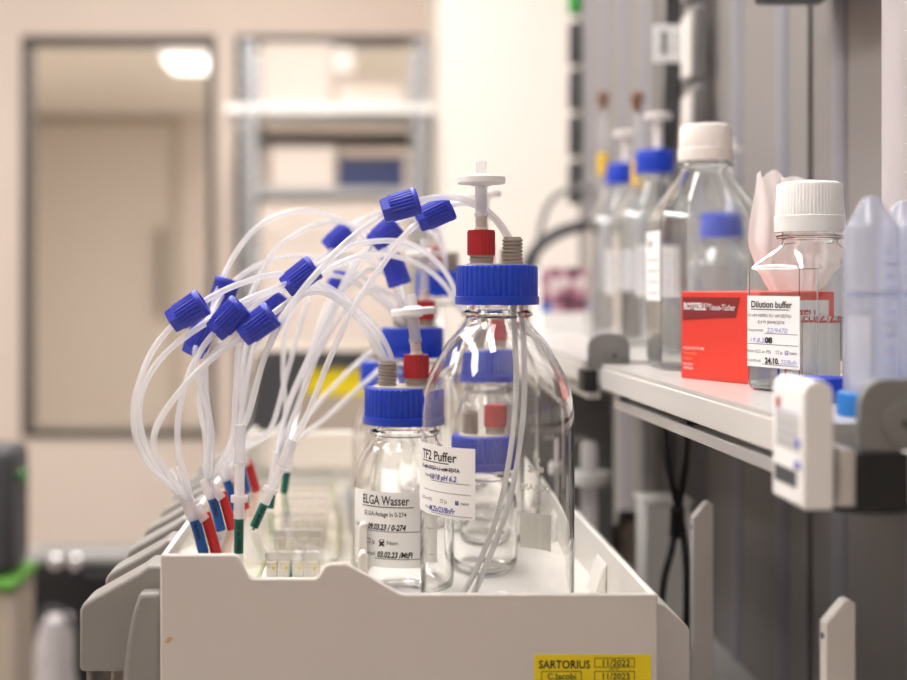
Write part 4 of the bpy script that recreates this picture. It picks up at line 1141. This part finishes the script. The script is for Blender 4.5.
# lamp-like grey arm head at the top of the wall
a = at(850, 6, 1.16)
t = thing('wall_bracket', 'dark grey bracket at the top of the cabinet wall', 'bracket', (WX - 0.0095, 1.0, a.z))
MB().box((-0.06, 0, 0), (0, 0.16, 0.05)).build('arm', 'dark', t, bevel=0.004)
MB().lathe([(0, 0), (0.006, 0), (0.006, 0.006), (0, 0.006)], 16).build('bolt', 'steel', t).location = (-0.03, 0.08, -0.006)

# grey drawer unit under the rear shelf
t = thing('drawer_unit', 'dark grey drawer unit standing under the rear shelf', 'cabinet', (0.205, 1.56, BZ + 0.0003))
hd = SZ - 0.062 - BZ
MB().box((0, 0, 0), (0.10, 0.36, hd)).build('cabinet_body', 'dark_cab', t, bevel=0.002)
for i in range(3):
    d_ = MB().box((0.004, -0.006, 0.012 + i * (hd - 0.02) / 3), (0.096, -0.0004, 0.006 + (i + 1) * (hd - 0.02) / 3)).build('drawer', 'dark_cab', t, bevel=0.001)
    MB().box((0.035, -0.012, 0.05 + i * (hd - 0.02) / 3), (0.065, -0.0064, 0.056 + i * (hd - 0.02) / 3)).build('handle', 'alu', d_, bevel=0.001)
# printed box on the rear shelf
p0 = at(541, 330, 1.86); p1 = at(586, 268, 1.86)
t = thing('printed_carton', 'colourful printed carton at the far end of the rear shelf', 'carton', (p0.x, 1.86, SZ + 0.0003))
cw, chh = p1.x - p0.x, p1.z - SZ
cb = MB().box((0, 0, 0), (cw, 0.07, chh)).build('carton', 'white', t, bevel=0.001)
magp = M['magenta']
nt = magp.node_tree
vn = nt.nodes.new('ShaderNodeTexNoise'); vn.inputs['Scale'].default_value = 38; vn.inputs['Detail'].default_value = 2
cr = nt.nodes.new('ShaderNodeValToRGB')
for e_, (p_, c_) in enumerate(((0.36, (70, 40, 60)), (0.5, (170, 110, 130)), (0.62, (226, 214, 214)))):
    el = cr.color_ramp.elements[e_] if e_ < 2 else cr.color_ramp.elements.new(p_)
    el.position = p_; el.color = lin(c_) + (1,)
tcn = nt.nodes.new('ShaderNodeTexCoord')
nt.links.new(tcn.outputs['Object'], vn.inputs['Vector']); nt.links.new(vn.outputs['Fac'], cr.inputs[0])
nt.links.new(cr.outputs[0], nt.nodes['Principled BSDF'].inputs['Base Color'])
b = MB().box((0.0, -0.0006, chh * 0.30), (cw, 0, chh)).build('picture_print', magp, cb, smooth=False)
b = MB().box((0.0, -0.0012, chh * 0.30), (cw * 0.22, -0.0007, chh * 0.45)).build('blue_print', mat('azure_print', (40, 100, 190), 0.5, noise=0.03), cb, smooth=False, fix=False)
# white stopcock and boxes beyond the tray, on the bench
p = at(589, 478, 1.42)
t = thing('filter_stand', 'white filter on a pale pipe standing behind the tray corner', 'filter', (p.x, 1.42, BZ + 0.0003))
hh = p.z - BZ
MB().lathe([(0, 0), (0.03, 0), (0.03, 0.006), (0.009, 0.008), (0.009, hh + 0.035), (0.006, hh + 0.04), (0, hh + 0.04)], 32).build('pipe', 'pp2', t)
MB().lathe([(0.0092, hh - 0.006), (0.023, hh - 0.006), (0.023, hh + 0.006), (0.0092, hh + 0.006)], 32, closed=True).build('filter_disc', 'white', t)
p0 = at(645, 600, 1.30); p1 = at(692, 500, 1.30)
t = thing('storage_box', 'white plastic box under the right shelf behind the hanging cables', 'box', (p0.x, 1.30, BZ + 0.0003))
MB().box((0, 0, 0), (p1.x - p0.x, 0.045, p1.z - BZ - 0.006)).build('box_body', 'white', t, bevel=0.003)
MB().box((-0.002, -0.002, p1.z - BZ - 0.0058), (p1.x - p0.x + 0.002, 0.047, p1.z - BZ)).build('box_lid', 'white', t, bevel=0.002)
p0 = at(618, 600, 1.62); p1 = at(642, 512, 1.62)
t = thing('canister', 'taupe canister left of the white plastic box', 'canister', ((p0.x + p1.x) / 2, 1.62, BZ + 0.0003))
MB().lathe([(0, 0), (0.02, 0), (0.021, 0.002), (0.021, p1.z - BZ - 0.02), (0.014, p1.z - BZ - 0.008), (0.0, p1.z - BZ - 0.008)], 32).build('can_body', 'taupe', t)
MB().lathe([(0, p1.z - BZ - 0.0078), (0.015, p1.z - BZ - 0.0078), (0.015, p1.z - BZ), (0, p1.z - BZ)], 32).build('can_lid', 'dark', t)

# ------------------------------------------------------------------ background equipment
# dark framed device with a yellow label behind the tube bunch
Y = 2.25
p0 = at(250, 438, Y); p1 = at(404, 352, Y)
t = thing('bench_device', 'taupe device with dark frame and yellow label behind the tubes', 'device', (p0.x, Y, 0))
W_ = p1.x - p0.x
zlo, zhi = p0.z - 0.08, p1.z
MB().box((0, 0, zlo), (W_, 0.35, zhi)).build('housing', 'taupe', t, bevel=0.006)
zq = at(0, 366, Y).z
MB().prism([(-0.003, at(0, 432, Y).z), (0.060, at(0, 432, Y).z), (0.100, zq), (W_ + 0.003, zq), (W_ + 0.003, zhi + 0.003), (0.02, zhi + 0.003)], -0.012, 0.0).build('dark_frame', 'dark', t, bevel=0.003)
a, c = at(306, 395, Y), at(366, 369, Y)
MB().box((a.x - p0.x, -0.002, a.z), (c.x - p0.x, 0, c.z)).build('yellow_label', 'yellow', t, smooth=False)
t2 = thing('lab_cart', 'grey lab cart carrying the taupe device', 'cart', (p0.x - 0.05, Y - 0.03, 0))
MB().box((0, 0, zlo - 0.03), (W_ + 0.1, 0.42, zlo - 0.0005)).build('cart_top', 'bench', t2, bevel=0.003)
for x in (0.02, W_ + 0.05):
    for y in (0.02, 0.37):
        MB().box((x, y, 0), (x + 0.03, y + 0.03, zlo - 0.03)).build('leg', 'steel', t2, smooth=False)
# galvanised rack in front of the second window
Y = 4.0
x0, x1 = at(241, 0, Y).x, at(428, 0, Y).x
rk = thing('storage_rack', 'galvanised storage rack in front of the right window', 'rack', (x0, Y, 0))
Wd = x1 - x0; Dp = 0.34; Ht = 1.99
for (x, y) in ((0, 0), (Wd - 0.045, 0), (0.0, Dp - 0.04), (Wd - 0.045, Dp - 0.04)):
    b = MB().box((x, y, 0), (x + 0.045, y + 0.004, Ht)).box((x if x == 0 else x + 0.041, y, 0), (x + 0.004 if x == 0 else x + 0.045, y + 0.04, Ht))
    pst = b.build('post', 'steel', rk, smooth=False, fix=False)
    if y == 0:
        b = MB()
        zz = 0.95
        while zz < Ht - 0.03:
            b.box((x + 0.014, y - 0.0008, zz), (x + 0.03, y, zz + 0.022)); zz += 0.05
        b.build('slot_pattern', 'dark', pst, smooth=False, fix=False)
def rz_(py): return at(0, py, Y).z
levels = [(113, 104), (195, 187), (432, 424)]
for i, (yb, yt) in enumerate(levels):
    MB().box((-0.05 if i == 0 else 0.0, -0.012 if i == 0 else 0.005, rz_(yb)), (Wd + (0.05 if i == 0 else 0), Dp + 0.01, rz_(yt))).build('shelf_board', 'white' if i == 0 else 'steel', rk, smooth=False)
MB().box((0.045, Dp - 0.03, rz_(136)), (Wd - 0.045, Dp - 0.0, rz_(122))).build('cross_bar', 'dark', rk, smooth=False)
def rbox(name, label, pxa, pxb, pyb, pyt, m, dy=0.02, dd=0.24, cat='box', lid=None):
    a, c = at(pxa, pyb, Y), at(pxb, pyt, Y)
    t = thing(name, label, cat, (a.x, Y + dy, a.z + 0.0004))
    hh = c.z - a.z
    MB().box((0, 0, 0), (c.x - a.x, dd, hh * 0.84)).build('box_body', m, t, bevel=0.004)
    MB().box((-0.003, -0.003, hh * 0.842), (c.x - a.x + 0.003, dd + 0.003, hh)).build('box_lid', lid or m, t, bevel=0.004)
rbox('storage_box', 'tall white box on the top level of the rack', 261, 332, 104, 42, 'rack_box')
rbox('storage_box', 'flat white box lying on the top level of the rack, right part', 336, 404, 104, 82, 'rack_box')
rbox('storage_box', 'cream box on the middle level of the rack', 272, 334, 187, 146, 'rack_box')
rbox('storage_box', 'dark box with blue lid edge on the middle level of the rack', 338, 404, 187, 156, 'navy', lid='dark')
rbox('storage_carton', 'large white carton filling the lower level of the rack', 259, 405, 424, 204, 'rack_box', cat='carton')

# dark equipment at lower left
Y = 2.7
zt = at(0, 555, Y).z
xa, xb = at(26, 0, Y).x, at(150, 0, Y).x
t = thing('centrifuge', 'black floor centrifuge with grey lid and two chrome knobs at lower left', 'centrifuge', ((xa + xb) / 2, Y, 0))
hw = (xb - xa) / 2
MB().box((-hw, 0, 0.06), (hw, 0.12, zt - 0.02)).build('housing', 'blackp', t, bevel=0.03, segs=4)
MB().box((-hw - 0.01, -0.01, zt - 0.0195), (hw + 0.01, 0.13, zt)).build('centrifuge_lid', 'bracket', t, bevel=0.012, segs=3)
for px in (56, 76):
    p = at(px, 562, Y)
    g = MB(); g.T = Matrix.Translation((p.x - (xa + xb) / 2, -0.0005, p.z)) @ Matrix.Rotation(PI / 2, 4, 'X')
    g.lathe([(0, 0), (0.014, 0), (0.016, 0.006), (0.012, 0.013), (0, 0.016)], 24)
    g.build('chrome_knob', 'chrome', t)
for x in (-hw + 0.04, hw - 0.08):
    for y in (0.02, 0.07):
        MB().box((x, y, 0), (x + 0.04, y + 0.04, 0.06)).build('foot', 'black', t, smooth=False)
p0, p1 = at(30, 690, 2.5), at(82, 618, 2.5)
t = thing('paper_bag', 'crumpled pale bag standing in front of the black centrifuge', 'bag', ((p0.x + p1.x) / 2, 2.5, 0))
hw = (p1.x - p0.x) / 2; hb_ = p1.z
b = MB(); n = 24
vs = []; L_ = 12
for j in range(L_ + 1):
    z = hb_ * j / L_
    for i in range(n):
        a = 2 * PI * i / n
        rr = 1 - 0.45 * (j / L_) ** 3 + 0.10 * math.sin(3 * a + j) + 0.06 * math.sin(7 * a - 2 * j)
        vs.append((hw * rr * math.cos(a), 0.07 * rr * math.sin(a), z))
fs = [(j * n + i, j * n + (i + 1) % n, (j + 1) * n + (i + 1) % n, (j + 1) * n + i) for j in range(L_) for i in range(n)]
fs += [tuple(range(n - 1, -1, -1)), tuple(L_ * n + i for i in range(n))]
b.add(vs, fs)
b.build('bag_body', mat('crumpled_plastic', (190, 186, 188), 0.4, noise=0.3, nscale=14), t, ang=60)
MB().tube(catmull([(-hw * 0.5, 0, hb_ - 0.01), (-hw * 0.3, -0.02, hb_ + 0.02), (hw * 0.3, -0.02, hb_ + 0.02), (hw * 0.5, 0, hb_ - 0.01)], 6), 0.006, 8).build('bag_tie', 'dark', t)
Y = 2.1
xa, xb = at(-60, 0, Y).x, at(12, 0, Y).x
zb_, zt = at(0, 578, Y).z, at(0, 448, Y).z
t = thing('monitor_stand', 'dark upright unit with a green rim on a beige pedestal at left edge', 'equipment', ((xa + xb) / 2, Y, 0))
hw = (xb - xa) / 2
MB().box((-hw, 0, zb_), (hw, 0.12, zt)).build('dark_screen_case', 'dark', t, bevel=0.02, segs=4)
MB().box((-hw - 0.012, -0.012, zb_ - 0.020), (hw + 0.008, 0.14, zb_ - 0.0004)).build('green_rim', mat('lime_plastic', (84, 150, 44), 0.5, noise=0.02), t, bevel=0.008, segs=3)
MB().box((-hw + 0.0, 0.0, 0), (hw + 0.004, 0.13, zb_ - 0.0205)).build('pedestal', 'taupe', t, bevel=0.006)
g = MB(); g.T = Matrix.Translation((hw + 0.0004, 0.05, at(0, 480, Y).z)) @ Matrix.Rotation(PI / 2, 4, 'Y')
g.lathe([(0, 0), (0.012, 0), (0.010, 0.012), (0, 0.014)], 20)
g.build('green_knob', mat('green_knob_plastic', (70, 130, 66), 0.5, noise=0.02), t)
